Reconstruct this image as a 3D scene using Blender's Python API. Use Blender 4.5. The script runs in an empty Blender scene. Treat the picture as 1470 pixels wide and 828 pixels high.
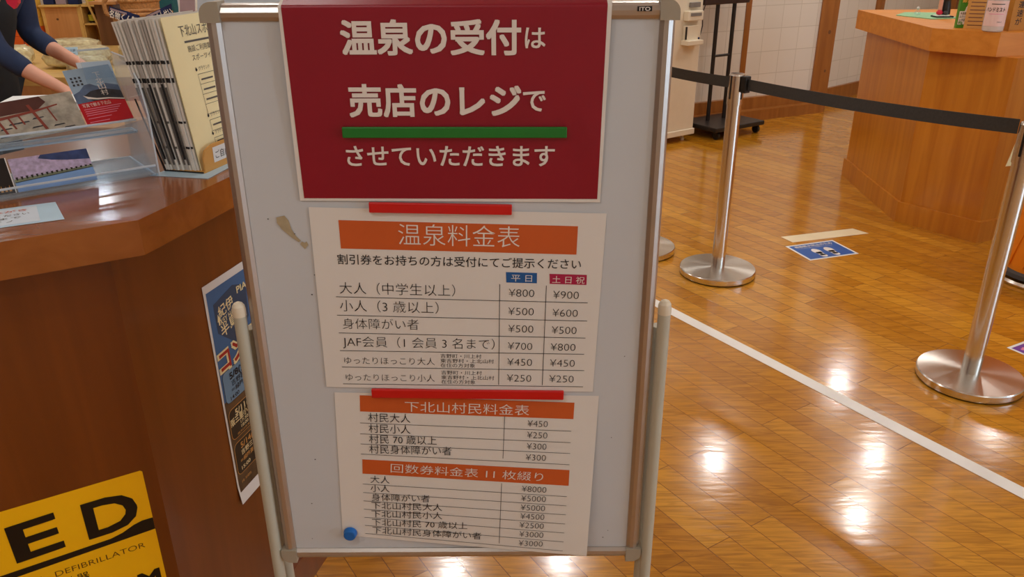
import bpy, bmesh, math, random
from mathutils import Vector, Matrix
random.seed(7)
SC = bpy.context.scene
COL = SC.collection

# ------------------------------------------------------------------ camera
cam_d = bpy.data.cameras.new('camera')
cam = bpy.data.objects.new('camera', cam_d)
COL.objects.link(cam)
cam_d.sensor_width = 36.0
cam_d.lens = 1158.0 / 1470.0 * 36.0
cam_d.clip_start = 0.02
cam_d.clip_end = 60
_d = Vector((752 - 735, -(3070 - 414), -1158.0))
_up = (-_d).normalized()
_fw = _up.cross(Vector((1, 0, 0))).normalized()
if _fw.z > 0:
    _fw = -_fw
_rt = _fw.cross(_up).normalized()
cam.matrix_world = Matrix.Translation((0, 0, 1.5)) @ Matrix((_rt, _fw, _up)).to_4x4()
SC.camera = cam

# ------------------------------------------------------------------ world, exposure
W = bpy.data.worlds.new('world')
SC.world = W
W.use_nodes = True
W.node_tree.nodes['Background'].inputs[0].default_value = (0.62, 0.78, 1.0, 1)
W.node_tree.nodes['Background'].inputs[1].default_value = 0.2
SC.view_settings.view_transform = 'Standard'
SC.view_settings.look = 'None'
SC.view_settings.gamma = 1
SC.view_settings.use_curve_mapping = False
SC.view_settings.exposure = 0.0

LAMP = 150.0          # ceiling downlight emission
LAMP_COL = (1.0, 0.985, 0.95)
LAMPS = [(1.84, 6.2), (3.33, 6.24), (2.84, 5.4), (3.5, 7.58), (4.75, 6.8), (-0.48, 4.75), (0.35, 4.9), (1.7, 3.6), (3.4, 3.6),
         (-2.3, 7.0), (-3.8, 7.2), (-3.7, 5.2), (-2.2, 4.6), (-4.0, 2.6), (-2.4, 2.5), (0.2, 7.4), (0.6, 2.9), (-0.9, 2.95),
         (-2.4, -0.7), (-0.6, -1.5), (2.6, -1.3), (-0.9, -0.3), (1.9, 0.2)]  # this row is added, unseen fill for the board front
CEIL = 2.95

# ------------------------------------------------------------------ materials
def lin(c):
    return tuple(((x / 255) / 12.92 if x / 255 <= 0.04045 else ((x / 255 + 0.055) / 1.055) ** 2.4) for x in c) + (1,)

def mat(name, rgb, rough=0.5, metal=0.0, spec=0.5, noise=0.0, scale=20.0, coat=0.0, trans=0.0, ior=1.5, bump=0.0, stretch=(1, 1, 1), emit=None, estr=0.0, alpha=None):
    m = bpy.data.materials.new(name)
    m.use_nodes = True
    nt = m.node_tree
    b = nt.nodes['Principled BSDF']
    c = lin(rgb)
    b.inputs['Base Color'].default_value = c
    b.inputs['Roughness'].default_value = rough
    b.inputs['Metallic'].default_value = metal
    b.inputs['Specular IOR Level'].default_value = spec
    b.inputs['Coat Weight'].default_value = coat
    b.inputs['Coat Roughness'].default_value = 0.08
    b.inputs['Transmission Weight'].default_value = trans
    b.inputs['IOR'].default_value = ior
    if emit:
        b.inputs['Emission Color'].default_value = tuple(emit) + (1,)
        b.inputs['Emission Strength'].default_value = estr
    if noise > 0 or bump > 0:
        tc = nt.nodes.new('ShaderNodeTexCoord')
        mp = nt.nodes.new('ShaderNodeMapping')
        mp.inputs['Scale'].default_value = stretch
        nz = nt.nodes.new('ShaderNodeTexNoise')
        nz.inputs['Scale'].default_value = scale
        nz.inputs['Detail'].default_value = 5
        nt.links.new(tc.outputs['Object'], mp.inputs[0])
        nt.links.new(mp.outputs[0], nz.inputs['Vector'])
        if noise > 0:
            r = nt.nodes.new('ShaderNodeValToRGB')
            r.color_ramp.elements[0].position = 0.3
            r.color_ramp.elements[1].position = 0.7
            r.color_ramp.elements[0].color = tuple(x * (1 - noise) for x in c[:3]) + (1,)
            r.color_ramp.elements[1].color = tuple(min(1, x * (1 + noise)) for x in c[:3]) + (1,)
            nt.links.new(nz.outputs['Fac'], r.inputs[0])
            nt.links.new(r.outputs[0], b.inputs['Base Color'])
        if bump > 0:
            bp = nt.nodes.new('ShaderNodeBump')
            bp.inputs['Strength'].default_value = bump
            bp.inputs['Distance'].default_value = 0.004
            nt.links.new(nz.outputs['Fac'], bp.inputs['Height'])
            nt.links.new(bp.outputs[0], b.inputs['Normal'])
    return m

def floor_mat():
    m = bpy.data.materials.new('varnished_plank_floor')
    m.use_nodes = True
    nt = m.node_tree
    N = nt.nodes.new
    L = nt.links.new
    b = nt.nodes['Principled BSDF']
    tc = N('ShaderNodeTexCoord')
    mp = N('ShaderNodeMapping')
    # planks run along (-.536,.844): rotate so that direction becomes +X
    mp.inputs['Rotation'].default_value = (0, 0, -math.atan2(0.844, -0.536))
    mp.inputs['Location'].default_value = (0.31, 1.26, 0)
    L(tc.outputs['Object'], mp.inputs[0])
    def brick(off, freq):
        br = N('ShaderNodeTexBrick')
        br.offset = off
        br.offset_frequency = freq
        br.inputs['Scale'].default_value = 1
        br.inputs['Brick Width'].default_value = 0.9
        br.inputs['Row Height'].default_value = 0.083
        br.inputs['Mortar Size'].default_value = 0.0011
        br.inputs['Mortar Smooth'].default_value = 0.2
        br.inputs['Color1'].default_value = (0, 0, 0, 1)
        br.inputs['Color2'].default_value = (1, 1, 1, 1)
        br.inputs['Mortar'].default_value = (0.5, 0.5, 0.5, 1)
        L(mp.outputs[0], br.inputs['Vector'])
        return br
    br = brick(0.37, 2)
    ramp = N('ShaderNodeValToRGB')
    e = ramp.color_ramp.elements
    e[0].position, e[0].color = 0.0, lin((190, 124, 26))
    e[1].position, e[1].color = 1.0, lin((214, 150, 44))
    k = ramp.color_ramp.elements.new(0.5)
    k.color = lin((202, 136, 34))
    L(br.outputs['Color'], ramp.inputs[0])
    # grain
    mg = N('ShaderNodeMapping')
    mg.inputs['Rotation'].default_value = mp.inputs['Rotation'].default_value
    mg.inputs['Scale'].default_value = (2.2, 26, 1)
    L(tc.outputs['Object'], mg.inputs[0])
    sep = N('ShaderNodeMix'); sep.data_type = 'VECTOR'
    addv = N('ShaderNodeVectorMath'); addv.operation = 'ADD'
    mulv = N('ShaderNodeVectorMath'); mulv.operation = 'SCALE'
    mulv.inputs['Scale'].default_value = 9
    L(br.outputs['Color'], mulv.inputs[0])
    L(mg.outputs[0], addv.inputs[0]); L(mulv.outputs[0], addv.inputs[1])
    nz = N('ShaderNodeTexNoise')
    nz.inputs['Scale'].default_value = 2.4
    nz.inputs['Detail'].default_value = 7
    nz.inputs['Distortion'].default_value = 1.6
    L(addv.outputs[0], nz.inputs['Vector'])
    gr = N('ShaderNodeValToRGB')
    gr.color_ramp.elements[0].position = 0.34; gr.color_ramp.elements[0].color = (0.62, 0.56, 0.5, 1)
    gr.color_ramp.elements[1].position = 0.6; gr.color_ramp.elements[1].color = (1.05, 1.05, 1.05, 1)
    L(nz.outputs['Fac'], gr.inputs[0])
    mx = N('ShaderNodeMix'); mx.data_type = 'RGBA'; mx.blend_type = 'MULTIPLY'
    mx.inputs[0].default_value = 0.85
    L(ramp.outputs[0], mx.inputs[6]); L(gr.outputs[0], mx.inputs[7])
    mo = N('ShaderNodeMix'); mo.data_type = 'RGBA'
    mo.inputs[7].default_value = lin((110, 62, 14))
    L(br.outputs['Fac'], mo.inputs[0]); L(mx.outputs[2], mo.inputs[6])
    L(mo.outputs[2], b.inputs['Base Color'])
    b.inputs['Roughness'].default_value = 0.17
    b.inputs['Specular IOR Level'].default_value = 0.6
    b.inputs['Coat Weight'].default_value = 0.35
    b.inputs['Coat Roughness'].default_value = 0.1
    # slight waviness of varnish, plus joints
    wv = N('ShaderNodeTexNoise'); wv.inputs['Scale'].default_value = 16; wv.inputs['Detail'].default_value = 2
    mw = N('ShaderNodeMapping'); mw.inputs['Rotation'].default_value = mp.inputs['Rotation'].default_value; mw.inputs['Scale'].default_value = (0.5, 2.2, 1)
    L(tc.outputs['Object'], mw.inputs[0]); L(mw.outputs[0], wv.inputs['Vector'])
    su = N('ShaderNodeMath'); su.operation = 'MULTIPLY_ADD'
    su.inputs[1].default_value = 0.5
    inv = N('ShaderNodeMath'); inv.operation = 'SUBTRACT'; inv.inputs[0].default_value = 1
    L(br.outputs['Fac'], inv.inputs[1])
    L(wv.outputs['Fac'], su.inputs[0]); L(inv.outputs[0], su.inputs[2])
    bp = N('ShaderNodeBump'); bp.inputs['Strength'].default_value = 0.34; bp.inputs['Distance'].default_value = 0.0025
    L(su.outputs[0], bp.inputs['Height'])
    L(bp.outputs[0], b.inputs['Normal']); L(bp.outputs[0], b.inputs['Coat Normal'])
    return m

def wood_mat(name, c0, c1, rough=0.35, axis='Z', coat=0.3):
    m = bpy.data.materials.new(name)
    m.use_nodes = True
    nt = m.node_tree
    N = nt.nodes.new
    L = nt.links.new
    b = nt.nodes['Principled BSDF']
    tc = N('ShaderNodeTexCoord')
    mp = N('ShaderNodeMapping')
    mp.inputs['Scale'].default_value = {'Z': (14, 14, 0.9), 'X': (0.9, 14, 14), 'Y': (14, 0.9, 14)}[axis]
    L(tc.outputs['Object'], mp.inputs[0])
    nz = N('ShaderNodeTexNoise')
    nz.inputs['Scale'].default_value = 1.6
    nz.inputs['Detail'].default_value = 6
    nz.inputs['Distortion'].default_value = 0.6
    L(mp.outputs[0], nz.inputs['Vector'])
    r = N('ShaderNodeValToRGB')
    r.color_ramp.elements[0].position = 0.3
    r.color_ramp.elements[1].position = 0.7
    r.color_ramp.elements[0].color = lin(c0)
    r.color_ramp.elements[1].color = lin(c1)
    L(nz.outputs['Fac'], r.inputs[0])
    L(r.outputs[0], b.inputs['Base Color'])
    b.inputs['Roughness'].default_value = rough
    b.inputs['Coat Weight'].default_value = coat
    b.inputs['Coat Roughness'].default_value = 0.12
    return m

def tile_wall_mat():
    m = bpy.data.materials.new('white_square_panelled_wall')
    m.use_nodes = True
    nt = m.node_tree
    N = nt.nodes.new
    L = nt.links.new
    b = nt.nodes['Principled BSDF']
    tc = N('ShaderNodeTexCoord')
    mp = N('ShaderNodeMapping')
    mp.inputs['Rotation'].default_value = (math.radians(90), 0, 0)
    L(tc.outputs['Object'], mp.inputs[0])
    br = N('ShaderNodeTexBrick')
    br.offset = 0.0
    br.inputs['Scale'].default_value = 1
    br.inputs['Brick Width'].default_value = 0.2
    br.inputs['Row Height'].default_value = 0.19
    br.inputs['Mortar Size'].default_value = 0.004
    br.inputs['Mortar Smooth'].default_value = 0.5
    br.inputs['Color1'].default_value = lin((236, 228, 216))
    br.inputs['Color2'].default_value = lin((230, 222, 210))
    br.inputs['Mortar'].default_value = lin((212, 203, 188))
    L(mp.outputs[0], br.inputs['Vector'])
    L(br.outputs['Color'], b.inputs['Base Color'])
    b.inputs['Roughness'].default_value = 0.6
    return m

M = {}
M['floor'] = floor_mat()
M['wall'] = mat('warm_white_plaster', (228, 218, 202), 0.8, noise=0.03, scale=6)
M['ceil'] = mat('white_ceiling_board', (235, 228, 215), 0.9, noise=0.02, scale=9)
M['tilewall'] = tile_wall_mat()
M['counter'] = wood_mat('brown_veneer', (104, 48, 6), (122, 60, 12), 0.34)
M['countertop'] = wood_mat('brown_counter_top', (140, 76, 28), (162, 94, 40), 0.22, 'X', 0.5)
M['farwood'] = wood_mat('honey_veneer', (184, 108, 22), (206, 132, 36), 0.32)
M['fartop'] = wood_mat('honey_counter_top', (204, 124, 32), (220, 142, 50), 0.5, 'X', 0.0)
M['trimwood'] = wood_mat('orange_timber', (146, 86, 26), (170, 106, 42), 0.4)
M['crate'] = wood_mat('plain_cedar', (192, 132, 74), (212, 152, 92), 0.6, 'Z', 0.0)
M['palewood'] = wood_mat('pale_wood', (214, 170, 92), (228, 188, 112), 0.6, 'X', 0.0)
M['darkwood'] = wood_mat('dark_timber', (98, 60, 30), (122, 78, 42), 0.5)
M['paper'] = mat('white_paper', (230, 225, 218), 0.65, noise=0.015, scale=8)
M['paperw'] = mat('bright_paper', (235, 235, 232), 0.6, noise=0.01)
M['cream'] = mat('cream_paper', (240, 222, 168), 0.7, noise=0.02)
M['yellowp'] = mat('yellow_flyer_paper', (250, 236, 184), 0.7, noise=0.02)
M['red_print'] = mat('crimson_print', (142, 8, 36), 0.38, noise=0.04, scale=14, bump=0.05)
M['orange_print'] = mat('burnt_orange_print', (206, 92, 34), 0.55, noise=0.03)
M['blue_print'] = mat('blue_print', (24, 92, 160), 0.55, noise=0.03)
M['crimson'] = mat('crimson_tag_print', (176, 22, 72), 0.55, noise=0.03)
M['ink'] = mat('black_ink', (22, 20, 20), 0.6, noise=0.05)
M['greyink'] = mat('grey_ink', (92, 88, 84), 0.6, noise=0.05)
M['white_print'] = mat('white_print', (236, 228, 220), 0.5, noise=0.01)
M['white_plastic'] = mat('ivory_plastic', (226, 214, 190), 0.4, noise=0.02)
M['board'] = mat('whiteboard_steel', (204, 208, 212), 0.22, noise=0.02, scale=3, spec=0.5)
M['alu'] = mat('satin_aluminium', (190, 184, 178), 0.34, metal=0.85, noise=0.03, scale=30)
M['corner'] = mat('grey_plastic_corner', (164, 154, 136), 0.4, noise=0.03)
M['legpaint'] = mat('ivory_leg_paint', (190, 186, 168), 0.35, noise=0.02, spec=0.5)
M['stain'] = mat('old_tape_residue', (176, 160, 128), 0.7, noise=0.12, scale=60)
M['speck'] = mat('dark_speck', (52, 46, 42), 0.7, noise=0.1)
M['magred'] = mat('red_magnet_plastic', (206, 22, 22), 0.35, noise=0.03)
M['magredtop'] = M['magred']
M['maggreen'] = mat('green_magnet_plastic', (22, 118, 38), 0.4, noise=0.03)
M['magblue'] = mat('blue_magnet_plastic', (16, 104, 186), 0.32, noise=0.03)
M['steel'] = mat('brushed_stainless', (222, 218, 212), 0.2, metal=1.0, noise=0.05, scale=40, stretch=(1, 1, 30))
def base_steel():
    m = bpy.data.materials.new('spun_stainless')
    m.use_nodes = True
    nt = m.node_tree
    b = nt.nodes['Principled BSDF']
    b.inputs['Base Color'].default_value = lin((216, 211, 203))
    b.inputs['Metallic'].default_value = 1
    b.inputs['Roughness'].default_value = 0.26
    b.inputs['Anisotropic'].default_value = 0.85
    tg = nt.nodes.new('ShaderNodeTangent'); tg.direction_type = 'RADIAL'; tg.axis = 'Z'
    nt.links.new(tg.outputs[0], b.inputs['Tangent'])
    return m
M['spun'] = base_steel()
M['belt'] = mat('black_webbing', (58, 58, 57), 0.42, noise=0.12, scale=120, bump=0.2)
M['blackp'] = mat('black_plastic', (22, 21, 21), 0.4, noise=0.05)
M['blackmetal'] = mat('black_powder_coat', (34, 28, 26), 0.4, noise=0.05)
M['brownscreen'] = mat('dark_brown_panel', (48, 28, 24), 0.3, noise=0.05)
M['kiosk'] = mat('off_white_casing', (232, 220, 196), 0.45, noise=0.015)
M['kgrey'] = mat('grey_slot', (128, 122, 116), 0.5, noise=0.05)
M['navy'] = mat('navy_cloth', (24, 36, 82), 0.85, noise=0.1, scale=60)
M['tape'] = mat('white_floor_tape', (238, 234, 228), 0.45, noise=0.02)
M['ftape'] = mat('cream_floor_tape', (238, 222, 186), 0.5, noise=0.03)
M['signblue'] = mat('blue_floor_print', (26, 92, 172), 0.35, noise=0.03)
M['purple'] = mat('purple_floor_print', (112, 62, 158), 0.4, noise=0.03)
M['pink'] = mat('pink_print', (238, 150, 178), 0.4, noise=0.03)
M['aedyellow'] = mat('yellow_vinyl', (250, 186, 8), 0.35, noise=0.02)
M['aedink'] = mat('black_vinyl_print', (12, 10, 10), 0.35, noise=0.05)
M['aedbrown'] = mat('dark_brown_print', (70, 30, 8), 0.4, noise=0.05)
M['pblue'] = mat('poster_blue_print', (60, 104, 152), 0.5, noise=0.08, scale=8)
M['pblue2'] = mat('poster_dark_blue_print', (40, 68, 98), 0.5, noise=0.05)
M['pbrown'] = mat('poster_brown_photo', (84, 62, 38), 0.5, noise=0.5, scale=28)
M['pdark'] = mat('poster_black_panel', (34, 28, 22), 0.5, noise=0.1)
M['psky'] = mat('poster_pale_blue', (106, 142, 170), 0.5, noise=0.06)
M['pred'] = mat('poster_red_letters', (170, 34, 24), 0.5, noise=0.05)
def acrylic_mat(name, tint, body):
    m = bpy.data.materials.new(name); m.use_nodes = True
    nt = m.node_tree; N = nt.nodes.new; L = nt.links.new
    out = nt.nodes['Material Output']; b = nt.nodes['Principled BSDF']
    b.inputs['Base Color'].default_value = lin(tint); b.inputs['Roughness'].default_value = 0.06
    tr = N('ShaderNodeBsdfTransparent'); tr.inputs[0].default_value = lin((244, 249, 253))
    lf = N('ShaderNodeLayerWeight'); lf.inputs['Blend'].default_value = 0.5
    lw = N('ShaderNodeMath'); lw.operation = 'POWER'; lw.inputs[1].default_value = 5.0; L(lf.outputs['Facing'], lw.inputs[0])
    ad = N('ShaderNodeMath'); ad.operation = 'ADD'; ad.inputs[1].default_value = body; ad.use_clamp = True
    mx = N('ShaderNodeMixShader')
    L(lw.outputs[0], ad.inputs[0]); L(ad.outputs[0], mx.inputs[0]); L(tr.outputs[0], mx.inputs[1]); L(b.outputs[0], mx.inputs[2])
    L(mx.outputs[0], out.inputs['Surface'])
    return m
M['acrylic'] = acrylic_mat('clear_acrylic', (236, 246, 255), 0.05)
M['acrylic_glint'] = acrylic_mat('painted_edge_glint', (236, 246, 255), 0.75)  # pale tint painted in for light caught along the acrylic edges
M['bottle_clear'] = mat('frosted_clear_bottle', (236, 226, 220), 0.25, trans=0.35, ior=1.3, noise=0.01)
M['pinklabel'] = mat('pale_pink_label', (240, 205, 196), 0.5, noise=0.03)
M['labelw'] = mat('cream_label', (242, 232, 218), 0.5, noise=0.02)
M['green'] = mat('leaf_green_print', (72, 140, 28), 0.5, noise=0.04)
M['mint'] = mat('mint_cloth', (150, 196, 150), 0.85, noise=0.08, scale=80)
M['tan'] = mat('kraft_card', (214, 158, 82), 0.65, noise=0.04)
M['kraftbox'] = mat('amber_kraft_box', (190, 128, 38), 0.6, noise=0.05)
M['skin'] = mat('skin', (222, 164, 138), 0.5, noise=0.04, scale=12)
M['shirt'] = mat('navy_shirt_cloth', (34, 50, 82), 0.85, noise=0.12, scale=24)
M['apron'] = mat('black_apron_cloth', (24, 32, 38), 0.8, noise=0.1, scale=24)
M['hair'] = mat('black_hair', (26, 20, 18), 0.5, noise=0.2, scale=60)
M['badge'] = mat('red_badge_cloth', (214, 32, 66), 0.6, noise=0.05)
M['ybox'] = mat('yellow_confection_box', (236, 186, 70), 0.5, noise=0.04)
M['obox'] = mat('orange_confection_box', (226, 96, 26), 0.5, noise=0.05)
M['brownmark'] = mat('brown_heart_print', (142, 92, 66), 0.6, noise=0.05)
M['wicker'] = mat('woven_wicker', (184, 128, 72), 0.7, noise=0.3, scale=70, bump=0.6)
M['cellophane'] = mat('crinkled_cellophane', (242, 216, 172), 0.12, noise=0.35, bump=1.0, scale=30)
M['cellophane'].node_tree.nodes['Principled BSDF'].inputs['Alpha'].default_value = 0.8
M['cracker'] = mat('speckled_cracker', (226, 204, 160), 0.6, noise=0.35, scale=60)
M['cracker2'] = mat('toasted_cracker', (204, 160, 110), 0.6, noise=0.35, scale=50)
M['teal'] = mat('teal_fabric', (42, 104, 112), 0.8, noise=0.1)
M['mauve'] = mat('mauve_print', (164, 142, 150), 0.5, noise=0.08, scale=12)
M['bluewhite'] = mat('cool_white_print', (216, 230, 244), 0.5, noise=0.02)
M['palelabel'] = mat('pale_blue_label', (188, 220, 240), 0.5, noise=0.03)
M['oliveglass'] = mat('yellow_green_drink', (196, 184, 50), 0.2, noise=0.05)
M['darkglass'] = mat('dark_bottle_glass', (40, 30, 20), 0.15, noise=0.05)
M['orangetub'] = mat('orange_plastic', (244, 138, 16), 0.4, noise=0.04)
M['mtn'] = mat('mountain_photo_blue', (88, 108, 138), 0.4, noise=0.25, scale=60)
M['mtn2'] = mat('mountain_photo_dark', (52, 56, 64), 0.4, noise=0.4, scale=90)
M['sky'] = mat('photo_sky', (152, 178, 202), 0.4, noise=0.04)
M['lred'] = mat('leaflet_red', (196, 20, 36), 0.4, noise=0.03)
M['rock'] = mat('photo_rocks', (170, 164, 150), 0.4, noise=0.35, scale=60)
M['maroon'] = mat('photo_red_beams', (136, 62, 52), 0.4, noise=0.15)
M['bridge'] = mat('photo_dark_roof', (84, 48, 44), 0.4, noise=0.2)
M['blossom'] = mat('photo_cherry_blossom', (186, 172, 206), 0.4, noise=0.25, scale=140)
M['lake'] = mat('photo_blue_water', (130, 172, 228), 0.4, noise=0.08, scale=20)
M['dkhill'] = mat('photo_dark_blue_hill', (52, 72, 120), 0.4, noise=0.3, scale=60)
M['dkphoto'] = mat('photo_night', (30, 28, 30), 0.4, noise=0.4, scale=40)
M['bank'] = mat('photo_grass_bank', (120, 132, 110), 0.4, noise=0.3, scale=80)
M['deskwhite'] = mat('white_card_box', (232, 236, 236), 0.6, noise=0.02)
M['sheetgrey'] = mat('grey_print_sheet', (186, 180, 174), 0.7, noise=0.15, scale=60, stretch=(1, 1, 0.2))
M['sheetlight'] = mat('light_print_sheet', (228, 224, 216), 0.7, noise=0.03)
M['lampglow'] = mat('lamp_diffuser', (255, 240, 220), 0.5, emit=LAMP_COL, estr=LAMP, noise=0.001)
M['daylight'] = mat('daylit_window_pane', (230, 240, 255), 0.5, emit=(0.62, 0.8, 1.0), estr=5.5, noise=0.001)
M['rubber'] = mat('grey_rubber', (70, 70, 70), 0.7, noise=0.05)

# ------------------------------------------------------------------ mesh builder
class MB:
    def __init__(self):
        self.v = []; self.f = []; self.mi = []; self.mats = []; self.sm = []
    def m(self, mt):
        if isinstance(mt, str):
            mt = M[mt]
        if mt not in self.mats:
            self.mats.append(mt)
        return self.mats.index(mt)
    def add(self, vs, fs, mt, smooth=False):
        o = len(self.v); i = self.m(mt)
        self.v += [Vector(p) for p in vs]
        for f in fs:
            self.f.append([o + k for k in f]); self.mi.append(i); self.sm.append(smooth)
    def box(self, c, s, mt, rz=0.0, mtx=None, bev=0.0):
        sx, sy, sz = (x / 2 for x in s)
        if bev > 0:
            bm = bmesh.new()
            bmesh.ops.create_cube(bm, size=1)
            for v in bm.verts:
                v.co = Vector((v.co.x * s[0], v.co.y * s[1], v.co.z * s[2]))
            bmesh.ops.bevel(bm, geom=bm.edges[:], offset=bev, segments=2, affect='EDGES', profile=0.5)
            bm.verts.index_update()
            vs = [v.co.copy() for v in bm.verts]
            fs = [[v.index for v in f.verts] for f in bm.faces]
            bm.free()
        else:
            vs = [Vector((x, y, z)) for z in (-sz, sz) for (x, y) in ((-sx, -sy), (sx, -sy), (sx, sy), (-sx, sy))]
            fs = [[3, 2, 1, 0], [4, 5, 6, 7], [0, 1, 5, 4], [1, 2, 6, 5], [2, 3, 7, 6], [3, 0, 4, 7]]
        if mtx is None:
            mtx = Matrix.Rotation(rz, 4, 'Z')
            vs = [mtx @ v + Vector(c) for v in vs]
        else:
            vs = [mtx @ (v + Vector(c)) for v in vs]
        self.add(vs, fs, mt)
        return self
    def prism(self, poly, z0, z1, mt, mt_top=None):
        n = len(poly)
        vs = [(x, y, z0) for x, y in poly] + [(x, y, z1) for x, y in poly]
        area = sum(poly[i][0] * poly[(i + 1) % n][1] - poly[(i + 1) % n][0] * poly[i][1] for i in range(n))
        side = [[i, (i + 1) % n, n + (i + 1) % n, n + i] for i in range(n)]
        bot = list(range(n))[::-1]; top = list(range(n, 2 * n))
        if area < 0:
            side = [s[::-1] for s in side]; bot = bot[::-1]; top = top[::-1]
        self.add(vs, side + [bot], mt)
        self.add([(x, y, z1) for x, y in poly], [[k - n for k in top]], mt_top or mt)
        return self
    def slab(self, poly3, nrm, th, mt):
        "extrude a planar 3-D polygon along nrm by th"
        nrm = Vector(nrm).normalized() * th
        n = len(poly3)
        vs = [Vector(p) for p in poly3] + [Vector(p) + nrm for p in poly3]
        self.add(vs, [list(range(n))[::-1], list(range(n, 2 * n))] + [[i, (i + 1) % n, n + (i + 1) % n, n + i] for i in range(n)], mt)
        return self
    def quad(self, pts, mt):
        self.add(pts, [list(range(len(pts)))], mt)
        return self
    def tube(self, p0, p1, r, mt, r1=None, n=16, cap=True):
        p0 = Vector(p0); p1 = Vector(p1); d = (p1 - p0).normalized()
        a = d.orthogonal().normalized(); b = d.cross(a)
        r1 = r if r1 is None else r1
        vs = []
        for p, rr in ((p0, r), (p1, r1)):
            for k in range(n):
                t = 2 * math.pi * k / n
                vs.append(p + a * math.cos(t) * rr + b * math.sin(t) * rr)
        self.add(vs, [[k, (k + 1) % n, n + (k + 1) % n, n + k] for k in range(n)], mt, True)
        if cap:
            self.add(vs, [list(range(n))[::-1], list(range(n, 2 * n))], mt)
        return self
    def lathe(self, prof, mt, c=(0, 0, 0), n=40, mats=None, smooth=True):
        vs = []
        for r, z in prof:
            for k in range(n):
                t = 2 * math.pi * k / n
                vs.append((c[0] + r * math.cos(t), c[1] + r * math.sin(t), c[2] + z))
        for j in range(len(prof) - 1):
            fs = [[j * n + k, j * n + (k + 1) % n, (j + 1) * n + (k + 1) % n, (j + 1) * n + k] for k in range(n)]
            o = len(self.v)
            sub = vs[j * n:(j + 2) * n]
            self.add(sub, [[q - j * n for q in f] for f in fs], mats[j] if mats else mt, smooth)
        return self
    def path(self, pts, r, mt, n=10):
        for a, b in zip(pts[:-1], pts[1:]):
            self.tube(a, b, r, mt, n=n)
        return self
    def build(self, name, parent=None, recenter=True, fix=True):
        me = bpy.data.meshes.new(name)
        o = bpy.data.objects.new(name, me)
        off = Vector((0, 0, 0))
        if recenter and parent is None and self.v:
            xs = [v.x for v in self.v]; ys = [v.y for v in self.v]; zs = [v.z for v in self.v]
            off = Vector(((min(xs) + max(xs)) / 2, (min(ys) + max(ys)) / 2, min(zs)))
        me.from_pydata([tuple(v - off) for v in self.v], [], self.f)
        for mt in self.mats:
            me.materials.append(mt)
        for p, i, s in zip(me.polygons, self.mi, self.sm):
            p.material_index = i; p.use_smooth = s
        me.update()
        COL.objects.link(o)
        o.location = off
        if parent:
            o.parent = parent
        return o

def tag(o, label, cat, group=None):
    o['label'] = label; o['category'] = cat
    if group:
        o['group'] = group
    return o

def thing(name, label, cat, loc=(0, 0, 0), rz=0.0, group=None):
    o = bpy.data.objects.new(name, None)
    COL.objects.link(o)
    o.empty_display_size = 0.05
    o.location = loc; o.rotation_euler = (0, 0, rz)
    return tag(o, label, cat, group)

def struct(name, mb, recenter=True):
    o = mb.build(name, recenter=recenter)
    o['kind'] = 'structure'
    return o

def dup(root, loc, rz, label, group=None):
    r = root.copy(); COL.objects.link(r); r.location = loc; r.rotation_euler = (0, 0, rz)
    r['label'] = label
    if group:
        r['group'] = group
    for ch in list(root.children):
        c = ch.copy(); COL.objects.link(c); c.parent = r
        for g in list(ch.children):
            d = g.copy(); COL.objects.link(d); d.parent = c
    return r

class Plane:
    "a 2-D drawing surface: O + u*U + v*V, N points to the reader"
    def __init__(self, O, U, V, warp=None):
        self.O = Vector(O); self.U = Vector(U).normalized(); self.V = Vector(V).normalized()
        self.N = self.U.cross(self.V).normalized()
        self.warp = warp
    def p(self, u, v, d=0.0):
        q = self.O + self.U * u + self.V * v + self.N * d
        if self.warp:
            q = q + self.warp(u, v)
        return q

def text_geo(body, bold):
    c = bpy.data.curves.new('lettering', 'FONT')
    c.body = body; c.size = 1; c.resolution_u = 3; c.offset = bold
    o = bpy.data.objects.new('lettering', c)
    COL.objects.link(o)
    dg = bpy.context.evaluated_depsgraph_get()
    me = bpy.data.meshes.new_from_object(o.evaluated_get(dg))
    vs = [v.co.to_2d() for v in me.vertices]
    fs = [list(p.vertices) for p in me.polygons]
    bpy.data.objects.remove(o); bpy.data.curves.remove(c); bpy.data.meshes.remove(me)
    return vs, fs

def write(mb, pl, body, L, R, mt, h=None, bold=0.0, d=0.0006, drop=0.0, hs=1.0):
    """letters from baseline point L to baseline point R of plane pl; h = height of one em"""
    stamp = bold if bold > 0.012 else 0.0     # heavy letters: the glyph stamped several times around its place
    vs, fs = text_geo(body, 0.0 if stamp else bold)
    if not vs:
        return
    x0 = min(v.x for v in vs); x1 = max(v.x for v in vs)
    L = Vector(L); R = Vector(R); w = (R - L).length
    ux = (R - L) / w; uy = Vector((-ux.y, ux.x))
    sx = w / (x1 - x0); sy = sx * hs if h is None else h
    offs = [(0.0, 0.0)]
    if stamp:
        offs += [(stamp * a, stamp * b) for a, b in ((1, 1), (1, -1), (-1, 1), (-1, -1), (1, 0), (-1, 0), (0, 1), (0, -1))]
    for n_, (ex, ey) in enumerate(offs):
        out = []
        for v in vs:
            q = L + ux * (v.x - x0 + ex) * sx + uy * (v.y + drop + ey) * sy
            out.append(pl.p(q.x, q.y, d + 0.00007 * n_))
        mb.add(out, fs, mt)

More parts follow.
